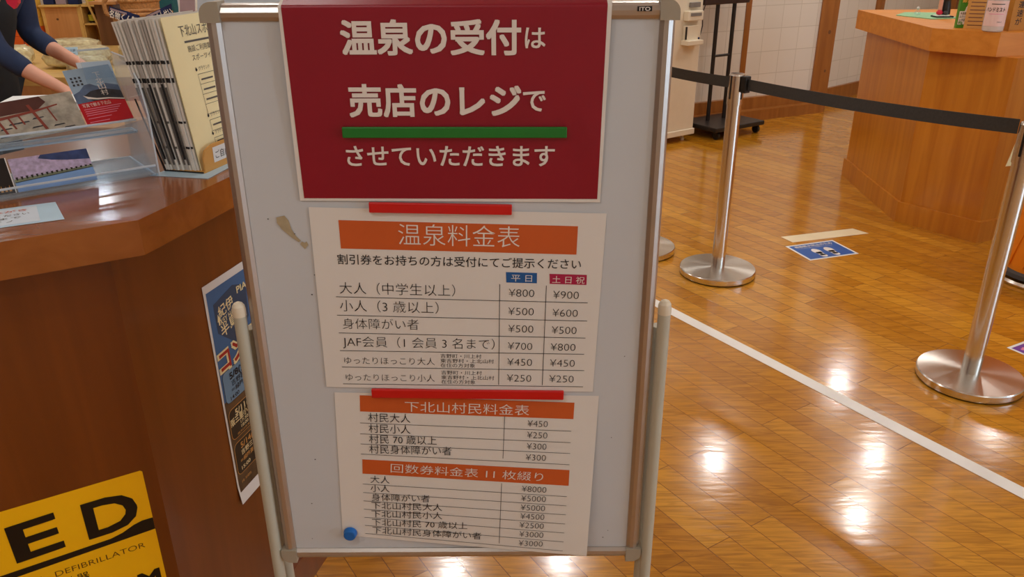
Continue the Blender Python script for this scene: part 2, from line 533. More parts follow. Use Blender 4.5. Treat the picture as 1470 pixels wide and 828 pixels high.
def rect(mb, pl, pts, mt, d=0.0004, n=1):
    "quad TL,TR,BR,BL in plane coords, optionally subdivided n x n"
    TL, TR, BR, BL = (Vector(p) for p in pts)
    vs = []
    for j in range(n + 1):
        for i in range(n + 1):
            s = i / n; t = j / n
            q = (TL * (1 - s) + TR * s) * (1 - t) + (BL * (1 - s) + BR * s) * t
            vs.append(pl.p(q.x, q.y, d))
    fs = [[j * (n + 1) + i, (j + 1) * (n + 1) + i, (j + 1) * (n + 1) + i + 1, j * (n + 1) + i + 1] for j in range(n) for i in range(n)]
    mb.add(vs, fs, mt)

def rule(mb, pl, a, b, w, mt, d=0.0006, n=12):
    a = Vector(a); b = Vector(b); t = (b - a).normalized(); s = Vector((-t.y, t.x)) * w / 2
    for k in range(n):
        p = a.lerp(b, k / n); q = a.lerp(b, (k + 1) / n)
        mb.add([pl.p(*(p - s), d), pl.p(*(q - s), d), pl.p(*(q + s), d), pl.p(*(p + s), d)], [[0, 1, 2, 3]], mt)

def poly(mb, pl, pts, mt, d=0.0005):
    mb.add([pl.p(x, y, d) for x, y in pts], [list(range(len(pts)))], mt)

def yaw(deg):
    r = math.radians(deg)
    return Vector((math.sin(r), math.cos(r), 0))

# ================================================================== SETTING
mb = MB(); mb.prism([(-7, -3), (6.5, -3), (6.5, 11), (-7, 11)], -0.06, 0.0, 'floor'); struct('floor', mb, False)
mb = MB(); mb.prism([(-7, -3), (6.5, -3), (6.5, 11), (-7, 11)], CEIL, CEIL + 0.1, 'ceil'); struct('ceiling', mb)

def wall(name, a, b, z0, z1, th, mt, base=None):
    "vertical wall from plan point a to b; thickness away from the camera; object axes follow the wall"
    a = Vector(a); b = Vector(b); L = (b - a).length
    m_ = MB(); m_.box((L / 2, th / 2, (z0 + z1) / 2), (L, th, z1 - z0), mt)
    o = m_.build(name, recenter=False)
    o.location = (a.x, a.y, 0); o.rotation_euler = (0, 0, math.atan2(b.y - a.y, b.x - a.x))
    o['kind'] = 'structure'
    return o
WA, WB = (0.0, 6.215), (2.80, 7.565)       # panelled wall left of the post
WC, WD = (2.90, 7.86), (6.3, 10.838)        # panelled wall right of the post
wall('wall_back', WA, WB, 0, CEIL, 0.12, 'tilewall')
wall('wall_alcove', WC, WD, 0, CEIL, 0.12, 'tilewall')
wall('wall_shop', (-6.9, 8.6), (2.6, 8.6), 0, CEIL, 0.12, 'wall')
wall('wall_left', (-6.9, -2.9), (-6.9, 8.6), 0, CEIL, 0.1, 'wall')
wall('wall_right', (6.3, 10.8), (6.3, -2.9), 0, CEIL, 0.1, 'wall')
wall('wall_front', (6.3, -2.9), (-6.9, -2.9), 0, CEIL, 0.1, 'wall')

def along(a, b, mt, h0, h1, out, name, s0=0.0, s1=1.0):
    a = Vector(a); b = Vector(b); L = (b - a).length
    m_ = MB(); m_.box((L * (s0 + s1) / 2, -out / 2, (h0 + h1) / 2), (L * (s1 - s0), out, h1 - h0), mt)
    o = m_.build(name, recenter=False)
    o.location = (a.x, a.y, 0); o.rotation_euler = (0, 0, math.atan2(b.y - a.y, b.x - a.x))
    o['kind'] = 'structure'
    return o
m_ = MB()
Lb = (Vector(WB) - Vector(WA)).length
m_.box((Lb / 2, -0.06, 0.045), (Lb, 0.12, 0.09), 'trimwood').box((Lb / 2, -0.02, 0.14), (Lb, 0.04, 0.10), 'trimwood')
o = m_.build('baseboard_back', recenter=False); o.location = (WA[0], WA[1], 0); o.rotation_euler = (0, 0, math.atan2(WB[1] - WA[1], WB[0] - WA[0])); o['kind'] = 'structure'
along(WC, WD, 'trimwood', 0, 0.13, 0.03, 'baseboard_alcove')

def post(name, x, y, w, rz, z1=CEIL, mt='trimwood', knots=()):
    m_ = MB(); m_.box((0, 0, z1 / 2), (w, w, z1), mt)
    for kz, ku, kr in knots:
        m_.lathe([(0.0001, 0), (kr, 0)], 'darkwood', n=12)
        for q in range(len(m_.v) - 24, len(m_.v)):
            v = m_.v[q]
            m_.v[q] = Vector((ku + v.x, -w / 2 - 0.0008, kz + v.y * 1.3))
    o = m_.build(name, recenter=False); o.location = (x, y, 0); o.rotation_euler = (0, 0, rz); o['kind'] = 'structure'
    return o
post('trim_1', 2.80, 7.62, 0.17, math.radians(14), knots=((0.70, 0.02, 0.014), (0.36, 0.03, 0.010), (0.05, -0.01, 0.012)))
post('trim_2', 1.985, 7.185, 0.05, math.radians(14))
post('trim_3', 3.66, 8.49, 0.065, math.radians(40))
post('trim_4', 5.0, 9.66, 0.09, math.radians(40))

# big daylit windows of the entrance behind and to the right of the viewer
def window(name, c, rz, w, h):
    m_ = MB(); m_.box((0, 0, 0), (w, 0.02, h), 'daylight')
    o = m_.build(name, recenter=False); o.location = c; o.rotation_euler = (0, 0, rz); o['kind'] = 'structure'
    f = MB()
    for x in (-w / 2, -w / 6, w / 6, w / 2):
        f.box((x, 0, 0), (0.06, 0.06, h + 0.06), 'darkwood')
    for z in (-h / 2, h / 2):
        f.box((0, 0, z), (w, 0.06, 0.06), 'darkwood')
    f.build('window_frame', o)
    return o
window('window_1', (6.22, -0.6, 1.35), math.radians(90), 3.2, 2.1)

# recessed downlights; the ones around and behind the viewer are added fill
lamp0 = None
for i, (x, y) in enumerate(LAMPS):
    if lamp0 is None:
        lamp0 = thing('downlight', 'round recessed ceiling downlight above the room', 'ceiling light', (x, y, CEIL), 0, 'ceiling downlights')
        MB().lathe([(0.075, -0.0), (0.082, -0.012), (0.105, -0.012), (0.105, 0.0)], 'white_plastic').build('trim_ring', lamp0)
        MB().lathe([(0.0001, -0.006), (0.076, -0.006)], 'lampglow').build('diffuser', lamp0)
    else:
        dup(lamp0, (x, y, CEIL), 0, 'round recessed ceiling downlight above the room', 'ceiling downlights')

# ================================================================== WHITEBOARD
BX0, BX1, BZ0, BZ1, BY = -0.406, 0.217, 0.500, 1.424, 1.105
wb = thing('whiteboard_stand', 'tall double-legged whiteboard stand with aluminium frame in the middle of the floor', 'whiteboard', ((BX0 + BX1) / 2, BY + 0.02, 0))
ox, oy = wb.location.x, wb.location.y
def wl(x, y, z):
    return (x - ox, y - oy, z)
m_ = MB()
m_.box(wl((BX0 + BX1) / 2, BY + 0.0135, (BZ0 + BZ1) / 2), (BX1 - BX0 - 0.02, 0.015, BZ1 - BZ0 - 0.02), 'board')
panel = m_.build('writing_panel', wb)
# marks left on the panel
pb = MB(); PLB = Plane((-ox, 1.111 - oy - 0.0052, 0), (1, 0, 0), (0, 0, 1))
PLB.O = Vector((-ox, 1.111 - oy - 0.0050, 0))
def rail(a, b, name, mt='alu'):
    "rounded aluminium profile between two points of the board plane"
    a = Vector(a); b = Vector(b); d = (b - a).normalized(); s = Vector((0, 1, 0)); inn = d.cross(s)
    prof = [(-0.011, 0.016), (-0.0125, 0.006), (-0.011, 0.0), (-0.006, -0.004), (0.0, -0.005), (0.006, -0.002), (0.009, 0.003), (0.0105, 0.0075), (0.0105, 0.020), (-0.011, 0.020)]
    m = MB()
    vs = [p + inn * u + s * w for p in (a, b) for u, w in prof]
    n = len(prof)
    m.add(vs, [[k, (k + 1) % n, n + (k + 1) % n, n + k] for k in range(n)] + [list(range(n))[::-1], list(range(n, 2 * n))], mt)
    return m
e = 0.0125
fr = thing  # (frame pieces are parts of the stand)
yc = BY + 0.004
for nm, a, b in (('frame_rail', (BX0 + e, yc, BZ0 + 0.02), (BX0 + e, yc, BZ1 - 0.02)), ('frame_rail', (BX1 - e, yc, BZ1 - 0.02), (BX1 - e, yc, BZ0 + 0.02)),
                 ('frame_rail', (BX0 + 0.02, yc, BZ1 - e), (BX1 - 0.02, yc, BZ1 - e)), ('frame_rail', (BX1 - 0.02, yc, BZ0 + e), (BX0 + 0.02, yc, BZ0 + e))):
    rail(wl(*a), wl(*b), nm).build(nm, wb)
for cx, cz, sx, sz in ((BX0, BZ1, 1, -1), (BX1, BZ1, -1, -1), (BX0, BZ0, 1, 1), (BX1, BZ0, -1, 1)):
    m_ = MB()
    pts = []
    R_ = 0.016; W_ = 0.026
    arc = [(R_ - R_ * math.cos(t), R_ - R_ * math.sin(t)) for t in [k * math.pi / 2 / 6 for k in range(7)]]
    pl_ = [(-0.0012 + x, -0.0012 + z) for x, z in [(W_, 0.0)] + arc[::-1] + [(0.0, W_), (W_, W_)]]
    P3 = [wl(cx + sx * x, BY - 0.0035, cz + sz * z) for x, z in pl_]
    m_.slab(P3, (0, 1, 0), 0.029, 'corner')
    m_.build('corner_cap', wb)
# badge on the top rail
m_ = MB(); plt = Plane(wl(0, BY - 0.0025, 0), (1, 0, 0), (0, 0, 1))
m_.box(wl(0.1715, BY - 0.002, 1.4135), (0.0190, 0.002, 0.0062), 'blackp')
plt.O = Vector(wl(0, BY - 0.0032, 0))
write(m_, plt, 'ITO', (0.1645, 1.4112), (0.1785, 1.4112), 'white_print', h=0.0065, bold=0.02, d=0.0004)
m_.build('maker_label', wb)
# legs: tube legs at both sides with rounded caps, a second leg behind each, feet and a cross bar
for sx, x in ((-1, BX0 - 0.0115), (1, BX1 + 0.0115)):
    m_ = MB(); m_.tube(wl(x, BY + 0.004, 0.03), wl(x, BY + 0.004, 0.978), 0.0098, 'legpaint', n=20)
    lg = m_.build('leg', wb)
    c_ = MB(); c_.lathe([(0.0103, 0.0), (0.0103, 0.010), (0.0095, 0.016), (0.0066, 0.0205), (0.003, 0.0225), (0.0001, 0.023)], 'white_plastic', c=wl(x, BY + 0.004, 0.974), n=20)
    c_.build('leg_cap', lg)
    m_ = MB(); m_.tube(wl(x - sx * 0.002, BY + 0.050, 0.03), wl(x - sx * 0.002, BY + 0.032, 0.94), 0.0098, 'legpaint', n=20)
    m_.build('rear_leg', wb)
    m_ = MB(); m_.box(wl(x, BY + 0.03, 0.028), (0.028, 0.46, 0.024), 'legpaint', bev=0.006)
    ft = m_.build('foot', wb)
    for yy in (-0.17, 0.23):
        MB().lathe([(0.0001, 0), (0.018, 0.0), (0.018, 0.012), (0.012, 0.018), (0.0001, 0.018)], 'rubber', c=wl(x, BY + yy, 0.0), n=16).build('foot_pad', ft)
m_ = MB(); m_.tube(wl(BX0 - 0.008, BY + 0.06, 0.18), wl(BX1 + 0.008, BY + 0.06, 0.18), 0.0095, 'legpaint'); m_.build('cross_bar', wb)
# residue of old tape and specks on the panel
pm = MB(); PLP = Plane(wl(0, 1.1110, 0), (1, 0, 0), (0, 0, 1))
def blob(mm, pl, cx, cy, pts, mt, d):
    poly(mm, pl, [(cx + a, cy + b) for a, b in pts], mt, d)
blob(pm, PLP, -0.333, 1.120, [(-0.010, 0.010), (0.002, 0.013), (0.007, 0.006), (0.010, -0.008), (0.015, -0.018), (0.022, -0.026), (0.018, -0.028), (0.006, -0.018), (-0.004, -0.008), (-0.010, 0.002)], 'stain', 0.0012)
blob(pm, PLP, -0.307, 1.088, [(-0.006, 0.001), (-0.003, 0.005), (0.001, 0.003), (0.004, 0.005), (0.006, 0.0), (0.003, -0.004), (0.0, -0.007), (-0.003, -0.003)], 'stain', 0.0012)
for (x, z) in ((-0.355, 1.128), (-0.319, 1.105), (-0.304, 1.008), (-0.297, 1.04), (-0.33, 0.71), (-0.345, 0.62), (-0.352, 0.545), (-0.34, 0.523), (0.16, 0.56), (0.152, 0.545), (0.172, 0.9), (0.158, 0.75)):
    r_ = random.uniform(0.0009, 0.0018)
    blob(pm, PLP, x, z, [(r_, 0), (0, r_ * 0.8), (-r_ * 1.2, 0), (0, -r_)], 'speck', 0.0013)
blob(pm, PLP, -0.335, 0.5165, [(-0.014, 0.002), (0.012, 0.001), (0.016, -0.002), (-0.006, -0.001)], 'speck', 0.0013)
o = pm.build('stain', panel); o['kind'] = 'stuff'

# ---------------- red A3 poster, taped over the top rail
def redwarp(u, v):
    # bottom lies on the panel, upper part lies over the raised rail, the last strip bends back over it
    t = min(1, max(0, (v - 1.15) / 0.2695))
    y = -0.0085 * t
    z = 0.0
    if v > 1.4195:
        s = v - 1.4195
        y += s * 0.92; z -= s * 0.62
    wob = 0.0012 * math.sin(u * 37 + v * 21) * min(1, max(0, (u - 0.066) / 0.04)) * min(1, max(0, (1.40 - v) / 0.1))
    return Vector((0, y - abs(wob), z))
PLR = Plane((0, 1.1090, 0), (1, 0, 0), (0, 0, 1), redwarp)
m_ = MB()
def grid(mb, pl, TL, TR, BR, BL, mt, d, nx, vs_):
    TL, TR, BR, BL = (Vector(p) for p in (TL, TR, BR, BL))
    out = []
    for t in vs_:
        for i in range(nx + 1):
            s = i / nx
            q = (TL * (1 - s) + TR * s) * (1 - t) + (BL * (1 - s) + BR * s) * t
            out.append(pl.p(q.x, q.y, d))
    mb.add(out, [[j * (nx + 1) + i, (j + 1) * (nx + 1) + i, (j + 1) * (nx + 1) + i + 1, j * (nx + 1) + i + 1] for j in range(len(vs_) - 1) for i in range(nx)], mt, True)
TOPZ = 1.455
rows = sorted(set([0.0, (TOPZ - 1.4225) / (TOPZ - 1.153), (TOPZ - 1.4195) / (TOPZ - 1.153), (TOPZ - 1.4165) / (TOPZ - 1.153)] + [0.13 + 0.87 * k / 24 for k in range(25)]))
grid(m_, PLR, (-0.3030, TOPZ), (0.1295, TOPZ - 0.002), (0.1240, 1.1505), (-0.3055, 1.1555), 'paper', 0.0, 30, rows)
grid(m_, PLR, (-0.2990, TOPZ), (0.1235, TOPZ - 0.002), (0.1198, 1.1556), (-0.2990, 1.1592), 'red_print', 0.0004, 30, rows)
write(m_, PLR, '温泉の受付', (-0.2245, 1.3622), (0.0100, 1.3612), 'white_print', bold=0.026, d=0.0014, hs=0.98)
write(m_, PLR, 'は', (0.0165, 1.3668), (0.0427, 1.3664), 'white_print', bold=0.014, d=0.0014)
write(m_, PLR, '売店のレジ', (-0.2215, 1.2800), (0.0100, 1.2786), 'white_print', bold=0.026, d=0.0014, hs=0.98)
write(m_, PLR, 'で', (0.0135, 1.2840), (0.0436, 1.2832), 'white_print', bold=0.014, d=0.0014)
write(m_, PLR, 'させていただきます', (-0.2325, 1.2085), (0.0575, 1.2068), 'white_print', bold=0.013, d=0.0014)
tag(m_.build('poster'), 'crimson poster with large white Japanese reception notice at the top of the whiteboard', 'poster')

# ---------------- first price sheet
PL1 = Plane((0, 1.1093, 0), (1, 0, 0), (0, 0, 1))
m_ = MB()
rect(m_, PL1, ((-0.2945, 1.1456), (0.1345, 1.1336), (0.1246, 0.8365), (-0.2976, 0.8479)), 'paper', 0.0, 6)
rect(m_, PL1, ((-0.2533, 1.1259), (0.0935, 1.1145), (0.0923, 1.0704), (-0.2536, 1.0821)), 'orange_print', 0.0004)
write(m_, PL1, '温泉料金表', (-0.1685, 1.0902), (0.0087, 1.0845), 'white_print', d=0.0009, bold=-0.008)
write(m_, PL1, '割引券をお持ちの方は受付にてご提示ください', (-0.2605, 1.0588), (0.0995, 1.0484), 'ink', bold=0.004)
rect(m_, PL1, ((-0.0117, 1.0432), (0.0346, 1.0414), (0.0344, 1.0247), (-0.0112, 1.0264)), 'blue_print', 0.0004)
write(m_, PL1, '平 日', (-0.0040, 1.0293), (0.0270, 1.0282), 'white_print', d=0.0009, h=0.0125)
rect(m_, PL1, ((0.0532, 1.0400), (0.1088, 1.0379), (0.1086, 1.0216), (0.0538, 1.0238)), 'crimson', 0.0004)
write(m_, PL1, '土 日 祝', (0.0570, 1.0264), (0.1055, 1.0246), 'white_print', d=0.0009, h=0.0125)
rws = [('大人（中学生以上）', -0.2616, 1.0112, -0.0884, 1.0057), ('小人（3 歳以上）', -0.2635, 0.9822, -0.1146, 0.9772), ('身体障がい者', -0.2621, 0.9522, -0.146, 0.9498),
       ('JAF会員（1 会員 3 名まで）', -0.2648, 0.9215, -0.0305, 0.9150), ('ゆったりほっこり大人', -0.2654, 0.8905, -0.1244, 0.8875), ('ゆったりほっこり小人', -0.2656, 0.8605, -0.1257, 0.8577)]
for s, a, b, c, d_ in rws:
    write(m_, PL1, s, (a, b), (c, d_), 'ink', bold=-0.011)
for a, b, c, d_ in ((-0.2679, 1.0046, 0.1115, 0.9922), (-0.2693, 0.9739, 0.1115, 0.9617), (-0.2693, 0.9438, 0.1099, 0.9326), (-0.2704, 0.9131, 0.1087, 0.9044), (-0.2698, 0.8841, 0.1095, 0.8754), (-0.2707, 0.8538, 0.1086, 0.8462)):
    rule(m_, PL1, (a, b), (c, d_), 0.0009, 'ink', n=1)
rule(m_, PL1, (-0.0211, 1.0237), (-0.0249, 0.8507), 0.0009, 'ink', n=1)
rule(m_, PL1, (0.0487, 1.0211), (0.0441, 0.8499), 0.0009, 'ink', n=1)
for k, (z0, z1) in enumerate(((0, 0), (0, 0))):
    dz = -0.0 if k == 0 else -0.0296
    write(m_, PL1, '吉野町・川上村', (-0.1148, 0.9000 + dz), (-0.0512, 0.8984 + dz), 'ink', h=0.0080, bold=-0.004)
    write(m_, PL1, '東吉野村・上北山村', (-0.1152, 0.8915 + dz), (-0.0319, 0.8895 + dz), 'ink', h=0.0080, bold=-0.004)
    write(m_, PL1, '在住の方対象', (-0.1154, 0.8834 + dz), (-0.0616, 0.8820 + dz), 'ink', h=0.0080, bold=-0.004)
prc = [('¥800', '¥900', -0.0079, 1.0035, 0.0304, 1.0022, 0.0589, 0.9999, 0.0976, 0.9986), ('¥500', '¥600', -0.0089, 0.9728, 0.0299, 0.9716, 0.0583, 0.9699, 0.0967, 0.9686),
       ('¥500', '¥500', -0.0091, 0.9435, 0.0293, 0.9422, 0.0576, 0.9405, 0.0957, 0.9395), ('¥700', '¥800', -0.0100, 0.9135, 0.0277, 0.9123, 0.0563, 0.9113, 0.0947, 0.9103),
       ('¥450', '¥450', -0.0110, 0.8854, 0.0275, 0.8842, 0.0556, 0.8832, 0.0944, 0.8822), ('¥250', '¥250', -0.0119, 0.8568, 0.0265, 0.8556, 0.0549, 0.8550, 0.0933, 0.8540)]
for s, t, *q in prc:
    write(m_, PL1, s, (q[0], q[1]), (q[2], q[3]), 'ink', bold=-0.014, h=0.0180)
    write(m_, PL1, t, (q[4], q[5]), (q[6], q[7]), 'ink', bold=-0.014, h=0.0180)
tag(m_.build('price_sheet'), 'white price sheet with six rows and two price columns, middle of the whiteboard', 'sign sheet')

# ---------------- second price sheet; its lower right corner curls forward
def curl(u, v):
    t = min(1, max(0, (u + 0.25) / 0.38)); s = min(1, max(0, (0.83 - v) / 0.33))
    k = 0.030 * (t ** 1.6) * (s ** 1.5)
    return Vector((-u, -1.11, 1.5 - v)) / 1.11 * k
PL2 = Plane((0, 1.1100, 0), (1, 0, 0), (0, 0, 1), curl)
m_ = MB()
rect(m_, PL2, ((-0.2864, 0.8376), (0.1348, 0.8288), (0.1250, 0.5032), (-0.2987, 0.5519)), 'paper', 0.0, 40)
rect(m_, PL2, ((-0.2464, 0.8323), (0.0959, 0.8165), (0.0949, 0.7857), (-0.2482, 0.8022)), 'orange_print', 0.0005, 16)
write(m_, PL2, '下北山村民料金表', (-0.176, 0.8036), (0.0232, 0.7950), 'white_print', d=0.0014, bold=-0.004, h=0.0215)
rect(m_, PL2, ((-0.2521, 0.7097), (0.0908, 0.6862), (0.0901, 0.6543), (-0.254, 0.6812)), 'orange_print', 0.0005, 24)
write(m_, PL2, '回数券料金表 11 枚綴り', (-0.2067, 0.6856), (0.0466, 0.6655), 'white_print', d=0.0014, bold=-0.004, h=0.0195)
R2 = [('村民大人', '¥450', (-0.2362, 0.7845), (-0.1685, 0.7818), (-0.2499, 0.7807), (0.0919, 0.7628), (0.0208, 0.7724), (0.0534, 0.771)),
      ('村民小人', '¥250', (-0.2371, 0.7636), (-0.1697, 0.7609), (-0.2516, 0.7598), (0.0914, 0.7408), (0.0201, 0.7506), (0.053, 0.7491)),
      ('村民 70 歳以上', '¥300', (-0.238, 0.7432), (-0.1278, 0.7392), (-0.2525, 0.7403), (0.0912, 0.7194), (0.0194, 0.7288), (0.0518, 0.7273)),
      ('村民身体障がい者', '¥300', (-0.2392, 0.7235), (-0.1042, 0.7185), (-0.2537, 0.7205), (0.0906, 0.6972), (0.018, 0.7068), (0.051, 0.7053)),
      ('大人', '¥8000', (-0.2419, 0.6640), (-0.2101, 0.6622), (-0.2553, 0.6603), (0.0876, 0.6322), (0.0111, 0.6435), (0.0524, 0.6405)),
      ('小人', '¥5000', (-0.2432, 0.6460), (-0.2112, 0.6442), (-0.2559, 0.6428), (0.0873, 0.613), (0.0103, 0.6239), (0.0519, 0.6214)),
      ('身体障がい者', '¥5000', (-0.2428, 0.6272), (-0.1447, 0.6232), (-0.2569, 0.6255), (0.0866, 0.594), (0.0092, 0.6047), (0.0506, 0.6021)),
      ('下北山村民大人', '¥4500', (-0.2441, 0.6102), (-0.1243, 0.6047), (-0.2576, 0.6081), (0.0858, 0.5744), (0.0088, 0.5861), (0.0496, 0.5835)),
      ('下北山村民小人', '¥2500', (-0.2455, 0.5927), (-0.125, 0.5871), (-0.2578, 0.5909), (0.0847, 0.555), (0.0072, 0.5673), (0.0487, 0.5642)),
      ('下北山村民 70 歳以上', '¥3000', (-0.2461, 0.5747), (-0.0825, 0.5654), (-0.2584, 0.5736), (0.084, 0.5354), (0.0068, 0.5479), (0.0481, 0.5448)),
      ('下北山村民身体障がい者', '¥3000', (-0.2466, 0.5577), (-0.0593, 0.5432), (-0.259, 0.5561), (0.0828, 0.5156), (0.0056, 0.5282), (0.0472, 0.5255))]
for i, (s, pr, a, b, c, d_, p_, q_) in enumerate(R2):
    write(m_, PL2, s, a, b, 'ink', bold=-0.004, h=0.0185 if i < 4 else 0.0165, d=0.0012)
    rule(m_, PL2, c, d_, 0.0008, 'ink', d=0.0008)
    write(m_, PL2, pr, p_, q_, 'ink', bold=-0.013, h=0.0172, d=0.0012)
rule(m_, PL2, (-0.0159, 0.7918), (-0.0196, 0.7101), 0.0008, 'ink', d=0.0008)
rule(m_, PL2, (-0.0223, 0.6603), (-0.0279, 0.5332), 0.0008, 'ink', d=0.0008)
tag(m_.build('price_sheet'), 'white price sheet with two orange banners and a curled corner, bottom of the whiteboard', 'sign sheet')

# ---------------- magnets
def bar_magnet(label, a, b, h, mt, y1, th=0.006):
    a = Vector((a[0], 0, a[1])); b = Vector((b[0], 0, b[1])); L = (b - a).length
    m_ = MB(); ang = math.atan2(b.z - a.z, b.x - a.x)
    c = (a + b) / 2
    mt4 = Matrix.Translation((c.x, y1 - th / 2, c.z)) @ Matrix.Rotation(-ang, 4, 'Y')
    m_.box((0, 0, 0), (L, th, h), mt, mtx=mt4, bev=0.0012)
    return tag(m_.build('bar_magnet'), label, 'magnet')
bar_magnet('long green bar magnet across the crimson poster', (-0.2345, 1.2550), (0.0740, 1.2532), 0.0150, 'maggreen', 1.1040, 0.005)
bar_magnet('short bright red bar magnet under the crimson poster', (-0.2068, 1.1461), (-0.0022, 1.1412), 0.0150, 'magred', 1.1086)
bar_magnet('longer red bar magnet holding the lower price sheet', (-0.2262, 0.8385), (0.0780, 0.8330), 0.0150, 'magred', 1.1086)
m_ = MB()
prof = [(0.0001, 0.0095), (0.0085, 0.0095), (0.0102, 0.0085), (0.0108, 0.006), (0.0118, 0.002), (0.0118, 0.0), (0.0001, 0.0)]
m_.lathe(prof, 'magblue', n=28)
rot = Matrix.Translation((-0.2844, 1.1085, 0.5586)) @ Matrix.Rotation(math.radians(90), 4, 'X')
m_.v = [rot @ v for v in m_.v]
tag(m_.build('button_magnet'), 'round blue button magnet at the lower left of the whiteboard', 'magnet')

# ================================================================== LEFT COUNTER
CT = 1.107
FD = yaw(59); AD = yaw(14.5)
FN = Vector((FD.y, -FD.x, 0)); AN = Vector((AD.y, -AD.x, 0))
PE = Vector((-0.64, 1.19, 0))
SCN = Vector((-0.573, 1.17, 0))
lc = thing('reception_counter', 'dark brown wooden reception counter with a cut corner left of the whiteboard', 'counter', (PE.x, PE.y, 0))
def rel(pts):
    return [(p[0] - PE.x, p[1] - PE.y) for p in pts]
def P2(v):
    return (v[0], v[1])
s_far = SCN + AD * 0.98; p_far = PE + AD * 0.98
s_left = SCN - FD * 1.9; p_left = PE - FD * 1.9
back = [(-0.82, 2.13), (-0.905, 1.83), (-1.06, 1.50), (-2.45, 0.66)]
m_ = MB(); m_.prism(rel([P2(s_left), P2(SCN), P2(s_far)] + back), 1.050, CT, 'countertop'); m_.build('top', lc)
m_ = MB(); m_.prism(rel([P2(p_left), P2(PE), P2(p_far), (-0.79, 2.05), (-0.90, 1.80), (-1.05, 1.46), (-2.38, 0.62)]), 0.0, 1.050, 'counter'); m_.build('body', lc)
bl = 0.018
q0 = PE - FD * 1.9 + FN * bl; q1 = PE + (FN + AN) * (bl / (1 + FN.dot(AN))); q2 = PE + AD * 0.98 + AN * bl
m_ = MB(); m_.prism(rel([P2(q0), P2(q1), P2(q2), P2(p_far), P2(PE), P2(p_left)]), 0.0, 0.098, 'counter'); m_.build('plinth', lc)

# AED sticker on the front face
PLA = Plane(PE + FN * 0.0006, FD, (0, 0, 1))
m_ = MB()
poly(m_, PLA, [(-0.49, 0.640), (-0.0255, 0.6406), (-0.0222, 0.6375), (-0.0222, 0.325), (-0.0255, 0.322), (-0.49, 0.322)], 'aedyellow', 0.0)
def wr(s, a, b, mt, **k):
    write(m_, PLA, s, a, b, mt, d=0.0005, **k)
wr('A', (-0.368, 0.535), (-0.287, 0.535), 'aedink', h=0.102, bold=0.02)
wr('E', (-0.2350, 0.5345), (-0.1680, 0.5365), 'aedink', h=0.104, bold=0.022)
wr('D', (-0.1248, 0.5350), (-0.0453, 0.5350), 'aedink', h=0.104, bold=0.022)
poly(m_, PLA, [(-0.47, 0.514), (-0.095, 0.5205), (-0.075, 0.525), (-0.055, 0.534), (-0.04, 0.5375), (-0.0223, 0.537), (-0.0223, 0.5115), (-0.13, 0.5085), (-0.47, 0.499)], 'aedink', 0.0005)
wr('AUTOMATED  EXTERNAL  DEFIBRILLATOR', (-0.4450, 0.4790), (-0.0448, 0.4792), 'aedbrown', h=0.0165, bold=-0.012)
wr('自動体外式除細動器', (-0.330, 0.4545), (-0.1412, 0.4545), 'aedink', h=0.0185)
wr('SECOM', (-0.205, 0.3885), (-0.0322, 0.3885), 'aedink', h=0.050, bold=0.035)
tag(m_.build('sticker'), 'yellow sticker with large black letters on the front of the brown counter', 'sticker')

# concert poster on the angled face
PLC = Plane(PE + AN * 0.0012, AD, (0, 0, 1))
def cw(u, v):
    t = max(0, (0.45 - v) / 0.06)
    return AN * (0.006 * t * t) 
PLC.warp = cw
m_ = MB()
rect(m_, PLC, ((0.2075, 0.8985), (0.5715, 0.8985), (0.5715, 0.393), (0.2115, 0.393)), 'paper', 0.0, 12)
rect(m_, PLC, ((0.2150, 0.8820), (0.5640, 0.8820), (0.5640, 0.640), (0.2150, 0.640)), 'pblue', 0.0004)
rect(m_, PLC, ((0.2150, 0.640), (0.5640, 0.640), (0.5640, 0.412), (0.2165, 0.412)), 'pbrown', 0.0004, 8)
poly(m_, PLC, [(0.231, 0.852), (0.30, 0.866), (0.345, 0.85), (0.340, 0.78), (0.285, 0.745), (0.232, 0.79)], 'pblue2', 0.0007)
write(m_, PLC, '紀伊', (0.2440, 0.8180), (0.2960, 0.8265), 'cream', d=0.0010, bold=0.01)
poly(m_, PLC, [(0.236, 0.812), (0.2395, 0.828), (0.2475, 0.812), (0.2435, 0.812), (0.2435, 0.804), (0.239, 0.804), (0.239, 0.812)], 'cream', 0.0010)
write(m_, PLC, 'KEY HANTO', (0.2470, 0.8020), (0.3200, 0.8120), 'cream', h=0.0165, d=0.0010, bold=0.01)
write(m_, PLC, '半島', (0.2440, 0.7760), (0.3000, 0.7860), 'cream', h=0.030, d=0.0010, bold=0.01)
write(m_, PLC, 'PIANO CONCERT', (0.3110, 0.8430), (0.5200, 0.8430), 'cream', h=0.020, d=0.0010, bold=0.02)
write(m_, PLC, 'コンサート', (0.2200, 0.7060), (0.4500, 0.7160), 'cream', h=0.058, d=0.0010, bold=0.075)
write(m_, PLC, 'コンサート', (0.2235, 0.7080), (0.4465, 0.7180), 'pred', h=0.054, d=0.0014, bold=0.022)
def card(y1, y0, mt, edge):
    L_, R_ = 0.2215, 0.545; r = 0.012
    def rr(g):
        a = []
        for cx, cy, t0 in ((R_ - r, y1 - r, 0), (L_ + r, y1 - r, 90), (L_ + r, y0 + r, 180), (R_ - r, y0 + r, 270)):
            for k in range(5):
                t = math.radians(t0 + 22.5 * k)
                a.append((cx + (r + g) * math.cos(t), cy + (r + g) * math.sin(t)))
        return a
    poly(m_, PLC, rr(0.0012), edge, 0.0007)
    poly(m_, PLC, rr(0.0), mt, 0.0009)
card(0.703, 0.632, 'psky', 'pdark'); card(0.615, 0.546, 'pdark', 'tan'); card(0.534, 0.459, 'pdark', 'tan')
